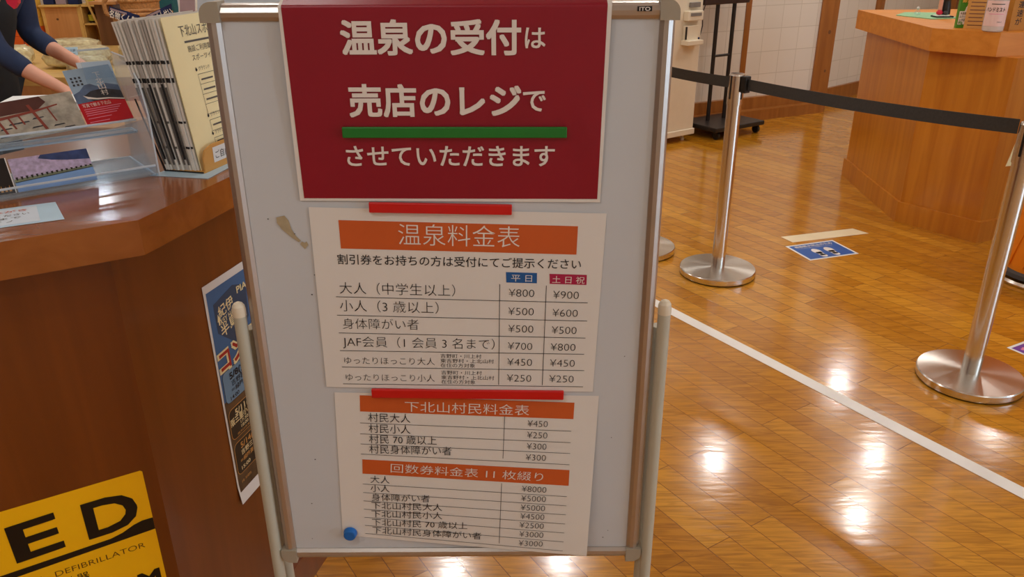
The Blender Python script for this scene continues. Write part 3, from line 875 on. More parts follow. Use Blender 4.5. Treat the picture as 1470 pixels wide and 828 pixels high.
def tx(s, a, b, mt, h, bold=0.01):
    write(m_, PLC, s, a, b, mt, h=h, bold=bold, d=0.0013)
tx('5/8(金)', (0.2440, 0.6800), (0.3150, 0.6810), 'ink', 0.020, 0.02)
tx('吉野郡吉野町', (0.2470, 0.6640), (0.3450, 0.6650), 'ink', 0.014)
tx('＝緑陰演奏会＝', (0.2440, 0.6500), (0.3450, 0.6505), 'ink', 0.013)
tx('14:00', (0.2370, 0.6352), (0.2680, 0.6358), 'ink', 0.012)
tx('5/11(月)', (0.2430, 0.5960), (0.3200, 0.5970), 'cream', 0.019, 0.02)
tx('阪三里小学校', (0.2230, 0.5800), (0.3150, 0.5810), 'cream', 0.018, 0.02)
tx('17:30 OPEN', (0.2560, 0.5690), (0.3250, 0.5690), 'cream', 0.010)
tx('18:00 START', (0.2560, 0.5590), (0.3250, 0.5590), 'cream', 0.010)
tx('雨天は体育館にて行います', (0.2400, 0.5500), (0.3500, 0.5500), 'tan', 0.006, 0.0)
tx('5/14(土)', (0.2430, 0.5150), (0.3170, 0.5160), 'tan', 0.019, 0.02)
tx('吉野三茶屋', (0.2420, 0.4990), (0.3150, 0.5000), 'cream', 0.014)
tx('＝緑陰演奏会＝', (0.2350, 0.4830), (0.3200, 0.4840), 'tan', 0.012)
tx('15:00', (0.2350, 0.4660), (0.2680, 0.4665), 'cream', 0.012)
tx('主催：実行委員会', (0.2270, 0.4380), (0.2640, 0.4380), 'tan', 0.007, 0.0)
tag(m_.build('poster'), 'blue concert poster with a white border on the counter side behind the whiteboard leg', 'poster')

# pale blue notice lying on the counter top
PLN = Plane((-0.691, 1.173, CT + 0.0006), yaw(62), yaw(-32))
m_ = MB()
rect(m_, PLN, ((-0.30, 0.105), (0.0, 0.1075), (0.004, 0.0), (-0.30, 0.004)), 'palelabel', 0.0)
rect(m_, PLN, ((-0.29, 0.096), (-0.028, 0.098), (-0.028, 0.010), (-0.29, 0.012)), 'bluewhite', 0.0003)
write(m_, PLN, '写真で観る下北山村 絵はがき', (-0.27, 0.076), (-0.042, 0.076), 'obox', h=0.0135, d=0.0006)
for k, s in enumerate(('お一人様一枚ずつご自由にお取りください', 'ご希望の方は売店のレジまで', 'お声かけくださいませ スタンプ ノ')):
    write(m_, PLN, s, (-0.27, 0.056 - 0.017 * k), (-0.04 - 0.012 * k, 0.056 - 0.017 * k), 'greyink', h=0.0120, d=0.0006)
tag(m_.build('notice_card'), 'pale blue printed notice lying flat on the brown counter front edge', 'notice')

# ---------------- clear acrylic leaflet stand
SA = yaw(51.6); SB = Vector((-SA.y, SA.x, 0))
SF = Vector((-0.648, 1.418, CT))
ls = thing('leaflet_stand', 'clear acrylic tiered leaflet stand on the brown counter', 'leaflet stand', tuple(SF), math.atan2(SA.y, SA.x))
# local: x along SA (0 = right end), y = back, z up
WL = 0.62
def sheetplate(p, q, th, name, x0=-WL, x1=0.004, edge=True):
    "plate spanning x0..x1 whose cross-section runs from p to q in (y,z)"
    p = Vector((0, p[0], p[1])); q = Vector((0, q[0], q[1])); d = (q - p).normalized(); n = Vector((0, -d.z, d.y)) * th
    m_ = MB()
    m_.slab([(x0, p.y, p.z), (x1, p.y, p.z), (x1, q.y, q.z), (x0, q.y, q.z)], n, th, 'acrylic')
    if edge:
        m_.box(((x0 + x1) / 2, q.y, q.z), (x1 - x0, 0.0032, 0.0032), 'acrylic_glint')  # bright strip stands in for the highlight on the plate edge
    m_.box((x1 - 0.0015, (p.y + q.y) / 2, (p.z + q.z) / 2), (0.003, max(0.003, abs(q.y - p.y)), 0.003), 'acrylic_glint') if abs(q.z - p.z) < 0.004 else None
    return m_.build(name, ls)
sheetplate((0.0, 0.002), (0.17, 0.002), 0.0025, 'base_plate')
sheetplate((-0.002, 0.002), (-0.002, 0.020), 0.0025, 'front_lip')
sheetplate((0.020, 0.005), (0.085, 0.066), 0.0025, 'back_rest')
sheetplate((0.078, 0.068), (0.115, 0.068), 0.0025, 'shelf')
sheetplate((0.075, 0.066), (0.075, 0.090), 0.0025, 'front_lip')
sheetplate((0.108, 0.072), (0.132, 0.122), 0.0025, 'back_rest')
sheetplate((0.134, 0.122), (0.174, 0.207), 0.0025, 'end_rest', x0=-0.05)
m_ = MB(); m_.slab([(0.006, -0.004, 0.0), (0.006, -0.004, 0.110), (0.006, 0.02, 0.165), (0.006, 0.08, 0.2), (0.006, 0.172, 0.2), (0.006, 0.172, 0.0)], (1, 0, 0), 0.0025, 'acrylic')
for a_, b_ in (((0.0072, -0.004, 0.0), (0.0072, -0.004, 0.11)), ((0.0072, -0.004, 0.11), (0.0072, 0.02, 0.165)), ((0.0072, 0.02, 0.165), (0.0072, 0.08, 0.2)), ((0.0072, 0.08, 0.2), (0.0072, 0.172, 0.2))):
    m_.tube(a_, b_, 0.0016, 'acrylic_glint', n=6)  # same painted highlight around the end plate outline
m_.build('end_plate', ls)

def leaf_plane(y0, z0, lean, u0=0.0, tilt=0.0):
    c = math.cos(lean); s = math.sin(lean)
    off = SF + SB * y0 + Vector((0, 0, z0))
    A = SA; B = SB * s + Vector((0, 0, 1)) * c; ct = math.cos(tilt); st_ = math.sin(tilt)
    return Plane(off + A * u0, A * ct + B * st_, B * ct - A * st_)
# lower tier: landscape cards
def card_thing(pl, u0, u1, v1, draw, label, name='postcard', cat='postcard'):
    m_ = MB()
    m_.slab([pl.p(u0, 0, -0.0016), pl.p(u1, 0, -0.0016), pl.p(u1, v1, -0.0016), pl.p(u0, v1, -0.0016)], pl.N, 0.0014, 'paperw')
    draw(m_, pl)
    return tag(m_.build(name), label, cat)
PA = leaf_plane(0.012, 0.008, math.radians(40))
def d1(m, p):
    rect(m, p, ((-0.214, 0.062), (-0.092, 0.062), (-0.092, 0.0), (-0.214, 0.0)), 'lake', 0.0)
    poly(m, p, [(-0.214, 0.022), (-0.092, 0.029), (-0.092, 0.062), (-0.214, 0.062)], 'blossom', 0.0002)
    poly(m, p, [(-0.17, 0.056), (-0.15, 0.050), (-0.128, 0.046), (-0.092, 0.042), (-0.092, 0.062), (-0.165, 0.062)], 'dkhill', 0.0004)
    poly(m, p, [(-0.214, 0.018), (-0.092, 0.0265), (-0.092, 0.030), (-0.214, 0.0235)], 'bank', 0.0005)
    for k in range(16):
        u = -0.211 + k * 0.0077
        poly(m, p, [(u, 0.021 + 0.0005 * k), (u + 0.0022, 0.021 + 0.0005 * k), (u + 0.003, 0.027 + 0.0003 * k), (u - 0.001, 0.027 + 0.0003 * k)], 'dkphoto', 0.0006)
    poly(m, p, [(-0.214, 0.017), (-0.092, 0.0255), (-0.092, 0.0265), (-0.214, 0.018)], 'dkphoto', 0.0006)
card_thing(PA, -0.214, -0.092, 0.062, d1, 'landscape postcard of cherry blossom beside blue water in the lower tier of the stand')
def d2(m, p):
    rect(m, p, ((-0.345, 0.066), (-0.218, 0.066), (-0.218, 0.0), (-0.345, 0.0)), 'dkphoto', 0.0)
    for k in range(5):
        poly(m, p, [(-0.25 + 0.006 * k, 0.004), (-0.246 + 0.006 * k, 0.004), (-0.248 + 0.006 * k, 0.016 - 0.002 * (k % 2))], 'tan', 0.0003)
card_thing(PA, -0.345, -0.2165, 0.066, d2, 'almost black night postcard left of the blossom postcard in the stand')
# upper tier
PB_ = leaf_plane(0.094, 0.090, math.radians(40), 0.0055, math.radians(4.3))
U0, U1, VH = -0.080, 0.0, 0.117
def d3(m, p):
    rect(m, p, ((U0, VH), (U1, VH), (U1, 0.0), (U0, 0.0)), 'sky', 0.0)
    poly(m, p, [(U0, 0.066), (U0 + 0.012, 0.071), (U0 + 0.024, 0.082), (U0 + 0.034, 0.083), (U0 + 0.048, 0.074), (U0 + 0.060, 0.08), (U1, 0.072), (U1, 0.03), (U0, 0.03)], 'mtn', 0.0002)
    poly(m, p, [(U0 + 0.016, 0.060), (U0 + 0.03, 0.068), (U0 + 0.052, 0.070), (U1, 0.060), (U1, 0.03), (U0 + 0.03, 0.045)], 'mtn2', 0.0004)
    poly(m, p, [(U0, 0.0), (U1, 0.0), (U1, 0.040), (U0 + 0.055, 0.046), (U0 + 0.03, 0.047), (U0, 0.046)], 'lred', 0.0006)
    poly(m, p, [(U0 + 0.014, 0.061), (U0 + 0.02, 0.053), (U0 + 0.035, 0.049), (U0 + 0.055, 0.047), (U1, 0.041), (U1, 0.043), (U0 + 0.055, 0.0495), (U0 + 0.035, 0.052), (U0 + 0.022, 0.057)], 'white_print', 0.0008)
    write(m, p, '写真で観る下北山', (U0 + 0.006, 0.037), (U1 - 0.026, 0.037), 'white_print', h=0.0085, d=0.0009)
    for k in range(4):
        rule(m, p, (U0 + 0.006, 0.0325 - 0.0042 * k), (U1 - 0.010 - 0.004 * k, 0.0325 - 0.0042 * k), 0.0012, 'pink', d=0.0009, n=1)
    rule(m, p, (U0 + 0.006, 0.0135), (U1 - 0.034, 0.0135), 0.0012, 'pink', d=0.0009, n=1)
    rule(m, p, (U0 + 0.006, 0.0060), (U1 - 0.040, 0.0060), 0.0012, 'pink', d=0.0009, n=1)
    for k, c in enumerate('下北山村'):
        write(m, p, c, (U0 + 0.046, 0.094 - 0.0125 * k), (U0 + 0.058, 0.094 - 0.0125 * k), 'white_print', d=0.0009)
    for q in range(3):
        for k in range(3):
            rule(m, p, (U0 + 0.006 + 0.007 * q, 0.098 - 0.007 * k), (U0 + 0.0095 + 0.007 * q, 0.098 - 0.007 * k), 0.004, 'mtn2', d=0.0009, n=1)
card_thing(PB_, U0, U1, VH, d3, 'red and grey mountain leaflet standing at the right end of the upper tier', 'leaflet', 'leaflet')
def d4(m, p):
    a, b = -0.235, U0 - 0.002
    rect(m, p, ((a, 0.075), (b, 0.075), (b, 0.0), (a, 0.0)), 'rock', 0.0)
    poly(m, p, [(a, 0.075), (-0.135, 0.075), (-0.128, 0.062), (-0.145, 0.050), (a, 0.048)], 'bridge', 0.0003)
    poly(m, p, [(a, 0.044), (-0.15, 0.050), (-0.112, 0.055), (-0.112, 0.0525), (-0.15, 0.046), (a, 0.038)], 'maroon', 0.0005)
    for u, v0, v1, w, s in ((-0.205, 0.008, 0.062, 0.004, -0.012), (-0.146, 0.010, 0.062, 0.005, -0.014), (-0.19, 0.020, 0.045, 0.003, -0.006), (-0.175, 0.026, 0.047, 0.003, -0.005), (-0.125, 0.022, 0.05, 0.0025, -0.006)):
        poly(m, p, [(u, v0), (u + w, v0), (u + s + w, v1), (u + s, v1)], 'maroon', 0.0006)
    for q in range(9):
        u = a + random.random() * 0.12; v = 0.004 + random.random() * 0.03
        poly(m, p, [(u, v), (u + 0.02, v + 0.001), (u + 0.018, v + 0.003), (u + 0.003, v + 0.003)], 'mtn2', 0.0004)
card_thing(PB_, -0.235, U0 - 0.002, 0.075, d4, 'landscape postcard of a red timber bridge left of the mountain leaflet')
PB2 = leaf_plane(0.100, 0.087, math.radians(40))
def d5(m, p):
    rect(m, p, ((-0.055, 0.128), (0.003, 0.125), (0.003, 0.0), (-0.055, 0.0)), 'bluewhite', 0.0)
    for k in range(7):
        rule(m, p, (-0.010 + 0.003 * (k % 3), 0.02 + 0.013 * k), (0.001, 0.024 + 0.013 * k), 0.004, ('lake', 'mint', 'sky')[k % 3], d=0.0003, n=1)
card_thing(PB2, -0.055, 0.003, 0.128, d5, 'pale blue and white leaflet behind the mountain leaflet in the stand', 'leaflet', 'leaflet')

# ---------------- flyer rack: a stack of A4 flyers leaning in a kraft holder
RF = Vector((-0.566, 1.433, CT))
RU = AD; RN = AN   # RU along the page, RN towards the reader
rz = math.atan2(RU.y, RU.x)
m_ = MB()
pp = [RF + RN * 0.030 - RU * 0.030, RF + RN * 0.015 + RU * 0.16, RF - RN * 0.050 + RU * 0.16, RF - RN * 0.085 - RU * 0.035]
m_.prism([(p.x, p.y) for p in pp], CT + 0.0004, CT + 0.0012, 'palelabel')
tag(m_.build('paper_sheet'), 'pale blue paper sheet under the flyer holder on the counter', 'paper')
rk = thing('flyer_holder', 'kraft brown flyer holder with a white label on the counter corner', 'flyer holder', tuple(RF + Vector((0, 0, 0.0014))), rz)
# local: x along page, y = into the stack (back), z up
MB().box((0.105, 0.034, 0.002), (0.216, 0.078, 0.004), 'tan').build('base', rk)
m_ = MB(); m_.slab([(0.0, -0.006, 0.0), (0.212, -0.006, 0.0), (0.212, -0.006, 0.046), (0.030, -0.006, 0.046), (0.008, -0.006, 0.040), (0.0, -0.006, 0.026)], (0, 1, 0), 0.003, 'tan')
lip = m_.build('front_lip', rk)
plk = Plane((0, -0.0064, 0), (1, 0, 0), (0, 0, 1)); k_ = MB()
rect(k_, plk, ((0.030, 0.040), (0.150, 0.040), (0.150, 0.012), (0.030, 0.012)), 'paperw', 0.0)
write(k_, plk, 'ご自由にどうぞ', (0.036, 0.019), (0.144, 0.019), 'ink', d=0.0004)
k_.build('label', lip)
m_ = MB(); m_.slab([(0.004, 0.078, 0.0), (0.214, 0.078, 0.0), (0.214, 0.098, 0.10), (0.004, 0.098, 0.10)], (0, 1, 0.25), 0.0015, 'tan'); m_.build('back_plate', rk)
m_ = MB(); m_.slab([(-0.004, -0.004, 0.0), (-0.004, 0.078, 0.0), (-0.004, 0.114, 0.13), (-0.004, 0.112, 0.13), (-0.004, 0.0755, 0.0025), (-0.004, -0.004, 0.0025)], (1, 0, 0), 0.002, 'blackp'); m_.build('side_edge', rk)
NF = 15
for k in range(NF):
    t = k / (NF - 1)
    y0 = 0.002 + 0.066 * t
    lean = 0.032 + 0.026 * t
    dx = -0.000 - 0.006 * t + random.uniform(-0.002, 0.002)
    hgt = 0.2660 - 0.008 * t + random.uniform(-0.003, 0.001)
    thk = 0.0040 if k else 0.0016
    first = k == 0
    basem = 'yellowp' if first else ('sheetlight' if k in (1, 2, 3, NF - 1) else random.choice(['sheetgrey', 'sheetlight', 'sheetgrey']))
    m_ = MB()
    def loc(x, y, z):
        q = RF + RU * x - RN * y + Vector((0, 0, z + 0.0055)); return q
    v = [loc(dx, y0, 0), loc(dx + 0.21, y0, 0), loc(dx + 0.21, y0 + lean, hgt), loc(dx, y0 + lean, hgt)]
    nrm = (v[3] - v[0]).cross(v[1] - v[0]).normalized()
    m_.slab(v, nrm, thk, basem)
    plf = Plane(v[0], RU, (v[3] - v[0]))
    if plf.N.dot(RN) < 0:
        plf.N = -plf.N
    # printed bands also show on the cut edge of every flyer
    def edgeband(z0, z1, mt):
        a = v[0] - RU * 0.0004; d = (v[3] - v[0]).normalized()
        m_.add([a + d * z0 - nrm * 0.0003, a + d * z0 + nrm * (thk + 0.0003), a + d * z1 + nrm * (thk + 0.0003), a + d * z1 - nrm * 0.0003], [[0, 1, 2, 3]], mt)
    if first:
        write(m_, plf, '下北山スポーツ公園', (0.038, 0.232), (0.190, 0.232), 'greyink', d=0.0008, h=0.021)
        rule(m_, plf, (0.046, 0.221), (0.165, 0.221), 0.0035, 'greyink', n=1)
        write(m_, plf, '施設ご利用案内', (0.050, 0.204), (0.130, 0.204), 'greyink', d=0.0008, h=0.012)
        write(m_, plf, 'スポーツイベント情報', (0.056, 0.188), (0.175, 0.188), 'greyink', d=0.0008, h=0.012)
        for z, hh, nn in ((0.168, 0.072, 3), (0.085, 0.020, 1), (0.052, 0.015, 1), (0.028, 0.012, 1)):
            poly(m_, plf, [(0.056, z + 0.003), (0.059, z + 0.008), (0.062, z + 0.003), (0.059, z)], 'ink', 0.0008)
            write(m_, plf, 'グラウンド', (0.066, z + 0.0015), (0.100, z + 0.0015), 'greyink', d=0.0008, h=0.008)
            rect(m_, plf, ((0.128, z + 0.009), (0.175, z + 0.009), (0.175, z), (0.128, z)), 'ink', 0.0007)
            y1 = z - 0.005
            for a, b in (((0.06, y1), (0.195, y1)), ((0.06, y1 - hh), (0.195, y1 - hh)), ((0.06, y1), (0.06, y1 - hh)), ((0.11, y1), (0.11, y1 - hh))):
                rule(m_, plf, a, b, 0.0008, 'greyink', d=0.0008, n=1)
            for q in range(1, nn + 1):
                yy = y1 - hh * q / (nn + 1)
                if nn > 1:
                    rule(m_, plf, (0.06, yy), (0.195, yy), 0.0007, 'greyink', d=0.0008, n=1)
                rule(m_, plf, (0.066, yy + 0.008 if nn > 1 else yy), (0.102, yy + 0.008 if nn > 1 else yy), 0.003, 'greyink', d=0.0008, n=1)
                rule(m_, plf, (0.116, yy + 0.006 if nn > 1 else yy), (0.18, yy + 0.006 if nn > 1 else yy), 0.006, 'sheetgrey', d=0.0008, n=1)
        lab = 'pale yellow sports park flyer at the front of the holder'
    else:
        for z0, z1 in ((0.158, 0.166), (0.086, 0.090), (0.040, 0.044), (0.19, 0.196)):
            edgeband(z0, z1, 'ink' if k < 5 or z0 > 0.15 else 'greyink')
        if k % 2 == 0 and k > 3:
            edgeband(0.01, 0.15, 'greyink')
        if k % 4 == 1 and k > 4:
            edgeband(0.02, 0.156, 'ink')
        lab = 'white and grey printed flyer packed in the stack behind the yellow flyer'
    o = tag(m_.build('flyer'), lab, 'flyer', None if first else 'flyers in the holder')

# ================================================================== QUEUE BARRIERS
def stanchion(loc, label, ang, paper=False):
    t = thing('queue_stanchion', label, 'stanchion', loc, ang)
    MB().lathe([(0.0001, 0.0), (0.172, 0.0), (0.178, 0.004)], 'rubber', n=64).build('rubber_foot', t)
    m_ = MB(); m_.lathe([(0.178, 0.006), (0.179, 0.010), (0.179, 0.030), (0.176, 0.034)], 'steel', n=64)
    m_.lathe([(0.176, 0.034), (0.030, 0.036), (0.0001, 0.036)], 'spun', n=64, smooth=False)
    m_.build('base', t)
    m_ = MB(); m_.tube((0, 0, 0.034), (0, 0, 0.815), 0.0315, 'steel', n=32, cap=False); m_.build('pole', t)
    m_ = MB(); m_.lathe([(0.0315, 0.812), (0.0345, 0.813), (0.0345, 0.938), (0.0325, 0.944), (0.028, 0.946), (0.0001, 0.946)], 'steel', n=32)
    h = m_.build('head', t)
    for a in (0, 90, 180, 270):
        s = MB(); r = math.radians(a)
        s.box((0, 0, 0), (0.003, 0.008, 0.10), 'blackp', mtx=Matrix.Rotation(r, 4, 'Z') @ Matrix.Translation((0.0338, 0, 0.888)))
        s.build('slot', h)
    return t
S1 = Vector((0.984, 3.613, 0)); S2 = Vector((1.665, 2.58, 0)); S0 = Vector((0.655, 3.925, 0))
a12 = math.atan2(S2.y - S1.y, S2.x - S1.x); a01 = math.atan2(S1.y - S0.y, S1.x - S0.x)
st1 = stanchion(tuple(S1), 'stainless stanchion standing alone between whiteboard and the honey counter', a12)
st2 = stanchion(tuple(S2), 'largest stainless stanchion at the right edge near the white tape', a12)
st0 = stanchion(tuple(S0), 'stainless stanchion mostly hidden behind the whiteboard, only its base edge showing', a01)
def belt(a, b, label, z0=0.905, z1=0.905, sag=0.006, clip=True):
    a = Vector(a); b = Vector(b); d = (b - a).normalized(); n = Vector((-d.y, d.x, 0)) * 0.0006
    pa = a + d * (0.062 if clip else 0.036); pb_ = b - d * 0.040
    t = thing('barrier_belt', label, 'barrier belt', (pa.x, pa.y, z0))
    m_ = MB(); N_ = 24; vs = []
    for k in range(N_ + 1):
        s = k / N_
        c = pa.lerp(pb_, s); z = z0 + (z1 - z0) * s - sag * 4 * s * (1 - s)
        tw = 0.10 * math.sin(s * math.pi)
        off = n.normalized() * math.sin(tw) * 0.024
        for sg in (-1, 1):
            for w in (-1, 1):
                p = c + off * w + n * sg
                vs.append(Vector((p.x - pa.x, p.y - pa.y, z - z0 + w * 0.024 * math.cos(tw))))
    fs = []
    for k in range(N_):
        o_ = 4 * k
        fs += [[o_, o_ + 4, o_ + 5, o_ + 1], [o_ + 2, o_ + 3, o_ + 7, o_ + 6], [o_, o_ + 2, o_ + 6, o_ + 4], [o_ + 1, o_ + 5, o_ + 7, o_ + 3]]
    m_.add(vs, fs, 'belt'); m_.build('webbing', t)
    rzb = math.atan2(d.y, d.x)
    if clip:
        MB().box((-d.x * 0.010, -d.y * 0.010, 0.0), (0.028, 0.034, 0.072), 'blackp', rz=rzb, bev=0.004).build('belt_clip', t)
    return t
belt(S1, S2, 'black barrier belt stretched from the middle stanchion to the right-hand stanchion', 0.905, 0.925, 0.012)
belt(S1, S0, 'black barrier belt running left behind the whiteboard', 0.905, 0.925, 0.004, False)
# paper notice hanging behind the head of the near stanchion
m_ = MB()
cpt = S2 + Vector((0.05, 0.10, 0))
d_ = yaw(60)
m_.slab([cpt - d_ * 0.075 + Vector((0, 0, 0.785)), cpt + d_ * 0.13 + Vector((0, 0, 0.770)), cpt + d_ * 0.13 + Vector((0, 0, 0.905)), cpt - d_ * 0.035 + Vector((0, 0, 0.905))], (d_.y, -d_.x, 0), 0.001, 'cream')
tag(m_.build('paper_notice'), 'cream paper notice hanging from the belt beside the right-hand stanchion', 'notice')

# ================================================================== FLOOR MARKS
pd = Vector((-0.536, 0.844, 0)).normalized(); pe = Vector((0.844, 0.536, 0)).normalized()
m_ = MB()
c0 = pe * 2.286
def fl(p, z):
    return (p.x, p.y, z)
q = [c0 - pe * 0.027 - pd * 0.9, c0 + pe * 0.027 - pd * 0.9, c0 + pe * 0.027 + pd * 3.6, c0 - pe * 0.027 + pd * 3.6]
m_.prism([(p.x, p.y) for p in q], 0.0002, 0.0008, 'tape')
tag(m_.build('floor_tape'), 'long white tape line stuck diagonally across the plank floor', 'tape')
m_ = MB(); m_.prism([(1.449, 4.12), (1.485, 4.033), (1.944, 4.168), (1.887, 4.249)], 0.0002, 0.0008, 'ftape')
tag(m_.build('floor_tape'), 'short cream tape strip on the floor above the blue footprint sign', 'tape')
# blue sign with footprints
PLF = Plane((1.489, 3.771, 0.0004), Vector((1.77 - 1.489, 3.863 - 3.771, 0)), Vector((1.425 - 1.489, 3.981 - 3.771, 0)))
m_ = MB(); W_, H_ = 0.296, 0.212
rect(m_, PLF, ((0, H_), (W_, H_), (W_, 0), (0, 0)), 'paperw', 0.0)
rect(m_, PLF, ((0.012, H_ - 0.012), (W_ - 0.012, H_ - 0.012), (W_ - 0.012, 0.012), (0.012, 0.012)), 'signblue', 0.0003)
write(m_, PLF, '感染拡大防止のため', (0.035, 0.168), (0.262, 0.168), 'white_print', h=0.026, bold=0.02)
write(m_, PLF, 'こちらに並んでお待ちください', (0.045, 0.149), (0.250, 0.149), 'white_print', h=0.014)
for cx in (0.112, 0.188):
    for cy, rx, ry in ((0.098, 0.024, 0.036), (0.040, 0.019, 0.021)):
        poly(m_, PLF, [(cx + rx * math.cos(2 * math.pi * k / 20), cy + ry * math.sin(2 * math.pi * k / 20)) for k in range(20)], 'white_print', 0.0006)
    poly(m_, PLF, [(cx - 0.017, 0.088), (cx + 0.017, 0.088), (cx + 0.015, 0.040), (cx - 0.015, 0.040)], 'white_print', 0.0006)
tag(m_.build('floor_sign'), 'blue floor sign with two white footprints on the planks', 'floor sign')
PLU = Plane((1.971, 2.753, 0.0004), Vector((0.88, 0.47, 0)), Vector((-0.47, 0.88, 0)))
m_ = MB()
PLU.O = Vector((1.946 + 0.0999, 2.829 - 0.187, 0.0004))
rect(m_, PLU, ((0, 0.212), (0.296, 0.212), (0.296, 0), (0, 0)), 'paperw', 0.0)
rect(m_, PLU, ((0.012, 0.2), (0.284, 0.2), (0.284, 0.012), (0.012, 0.012)), 'purple', 0.0003)
for k in range(5):
    cx = 0.05 + 0.012 * math.cos(k * 1.257); cy = 0.165 + 0.012 * math.sin(k * 1.257)
    poly(m_, PLU, [(cx + 0.009 * math.cos(t * 0.785), cy + 0.007 * math.sin(t * 0.785)) for t in range(8)], 'pink', 0.0006)
o = tag(m_.build('floor_sign'), 'purple floor sign with a pink emblem at the right edge of the floor', 'floor sign')

# ================================================================== FAR COUNTER
fc = thing('service_counter', 'honey wooden service counter with a thick top at the upper right', 'counter', (2.6, 4.6, 0))
def r2(pts):
    return [(x - 2.6, y - 4.6) for x, y in pts]
bodyp = [(2.255, 5.35), (2.215, 4.86), (2.19, 4.38), (2.45, 4.03), (3.2, 4.33), (3.4, 5.35)]
MB().prism(r2(bodyp), 0.0, 0.945, 'farwood').build('body', fc)
plp = [(2.240, 5.36), (2.200, 4.86), (2.173, 4.374), (2.445, 4.008), (3.21, 4.31), (3.42, 5.36)]
MB().prism(r2(plp), 0.0, 0.115, 'farwood').build('plinth', fc)
topp = [(2.215, 5.45), (2.155, 4.325), (2.372, 4.085), (3.25, 4.23), (3.5, 5.45)]
MB().prism(r2(topp), 0.945, 1.058, 'fartop').build('top', fc)
TZ = 1.058
# mint cloth with small ornaments
m_ = MB(); m_.prism([(2.27, 5.02), (2.365, 4.775), (2.535, 4.82), (2.60, 5.16), (2.40, 5.2)], TZ + 0.0003, TZ + 0.005, 'mint')
tag(m_.build('cloth_mat'), 'mint green cloth mat on the left end of the honey counter', 'mat')
t = thing('glass_ornament', 'tiny clear glass ornament on the mint cloth', 'ornament', (2.398, 5.03, TZ + 0.0055))
MB().lathe([(0.0001, 0), (0.014, 0.0), (0.018, 0.008), (0.012, 0.02), (0.007, 0.026), (0.0001, 0.028)], 'acrylic', n=16).build('body', t)
MB().lathe([(0.0001, 0.026), (0.009, 0.030), (0.010, 0.038), (0.0001, 0.047)], 'bottle_clear', n=16).build('head', t)
t = thing('figurine', 'small standing figurine in dark dress on a white stand on the mint cloth', 'figurine', (2.462, 4.86, TZ + 0.0055))
MB().box((0, 0, 0.004), (0.10, 0.07, 0.008), 'blackp', bev=0.002).build('stand', t)
MB().box((-0.012, -0.012, 0.010), (0.075, 0.045, 0.005), 'paperw', bev=0.001).build('plate', t)
m_ = MB(); m_.lathe([(0.0001, 0.012), (0.026, 0.014), (0.024, 0.05), (0.019, 0.085), (0.023, 0.11), (0.012, 0.13), (0.0001, 0.132)], 'blackp', c=(0.02, 0.012, 0), n=20); m_.build('dress', t)
MB().lathe([(0.0001, 0.128), (0.014, 0.134), (0.020, 0.15), (0.016, 0.168), (0.0001, 0.174)], 'skin', c=(0.02, 0.012, 0), n=18).build('head', t)
MB().lathe([(0.0001, 0.013), (0.012, 0.015), (0.011, 0.10), (0.0001, 0.11)], 'skin', c=(-0.018, 0.004, 0), n=14).build('arm', t)
MB().lathe([(0.0001, 0.012), (0.016, 0.018), (0.018, 0.028), (0.010, 0.038), (0.0001, 0.04)], 'badge', c=(-0.026, -0.012, 0), n=16).build('red_ball', t)
MB().lathe([(0.0001, 0.012), (0.012, 0.018), (0.014, 0.026), (0.008, 0.034), (0.0001, 0.036)], 'rubber', c=(0.006, -0.018, 0), n=16).build('grey_ball', t)
# goods on the counter front edge
def facing(deg):
    return math.radians(deg)
t = thing('goods_box', 'green and white printed goods box, leftmost on the honey counter edge', 'box', (2.298, 4.318, TZ), math.radians(-8))
MB().box((0, 0.01, 0.09), (0.058, 0.03, 0.18), 'green', bev=0.0015).build('carton', t)
m_ = MB(); pl = Plane((-0.029, -0.0055, 0), (1, 0, 0), (0, 0, 1))
poly(m_, pl, [(0.003, 0.018), (0.055, 0.018), (0.055, 0.082), (0.050, 0.082), (0.045, 0.11), (0.038, 0.115), (0.030, 0.10), (0.026, 0.082), (0.003, 0.082)], 'labelw', 0.0)
for k, s in enumerate(('無農薬', '自然の', 'お茶葉')):
    write(m_, pl, s, (0.008, 0.066 - 0.016 * k), (0.036, 0.066 - 0.016 * k), 'ink', d=0.0004, h=0.014)
write(m_, pl, '80g', (0.006, 0.022), (0.026, 0.022), 'green', d=0.0004, h=0.016, bold=0.02)
write(m_, pl, '緑茶', (0.008, 0.125), (0.050, 0.125), 'ybox', d=0.0004, bold=0.02)
m_.build('label', t)
t = thing('notice_card', 'tan kraft notice card standing between the green box and the pink bottle', 'notice', (2.345, 4.268, TZ), math.radians(-24))
MB().box((0.0, 0.0, 0.085), (0.115, 0.004, 0.17), 'tan', bev=0.0008).build('card', t)
MB().box((0.0, 0.02, 0.0025), (0.09, 0.04, 0.005), 'tan').build('foot', t)
m_ = MB(); pl = Plane((-0.0575, -0.0024, 0), (1, 0, 0), (0, 0, 1))
for k in range(7):
    rule(m_, pl, (0.014, 0.145 - 0.018 * k), (0.10 - 0.012 * (k % 3), 0.145 - 0.018 * k), 0.005, 'brownmark', d=0.0, n=1)
rule(m_, pl, (0.014, 0.018), (0.08, 0.018), 0.004, 'darkwood', d=0.0, n=1)
m_.build('lettering', t)
t = thing('bottle', 'clear bottle with a pale pink label on the honey counter edge', 'bottle', (2.362, 4.150, TZ), math.radians(-25))
MB().lathe([(0.0001, 0.001), (0.040, 0.001), (0.047, 0.006), (0.048, 0.02), (0.048, 0.15), (0.040, 0.17), (0.018, 0.185), (0.018, 0.20), (0.0001, 0.20)], 'bottle_clear', n=32).build('body', t)
m_ = MB(); n_ = 18; a0, a1 = math.radians(200), math.radians(340); vs = []
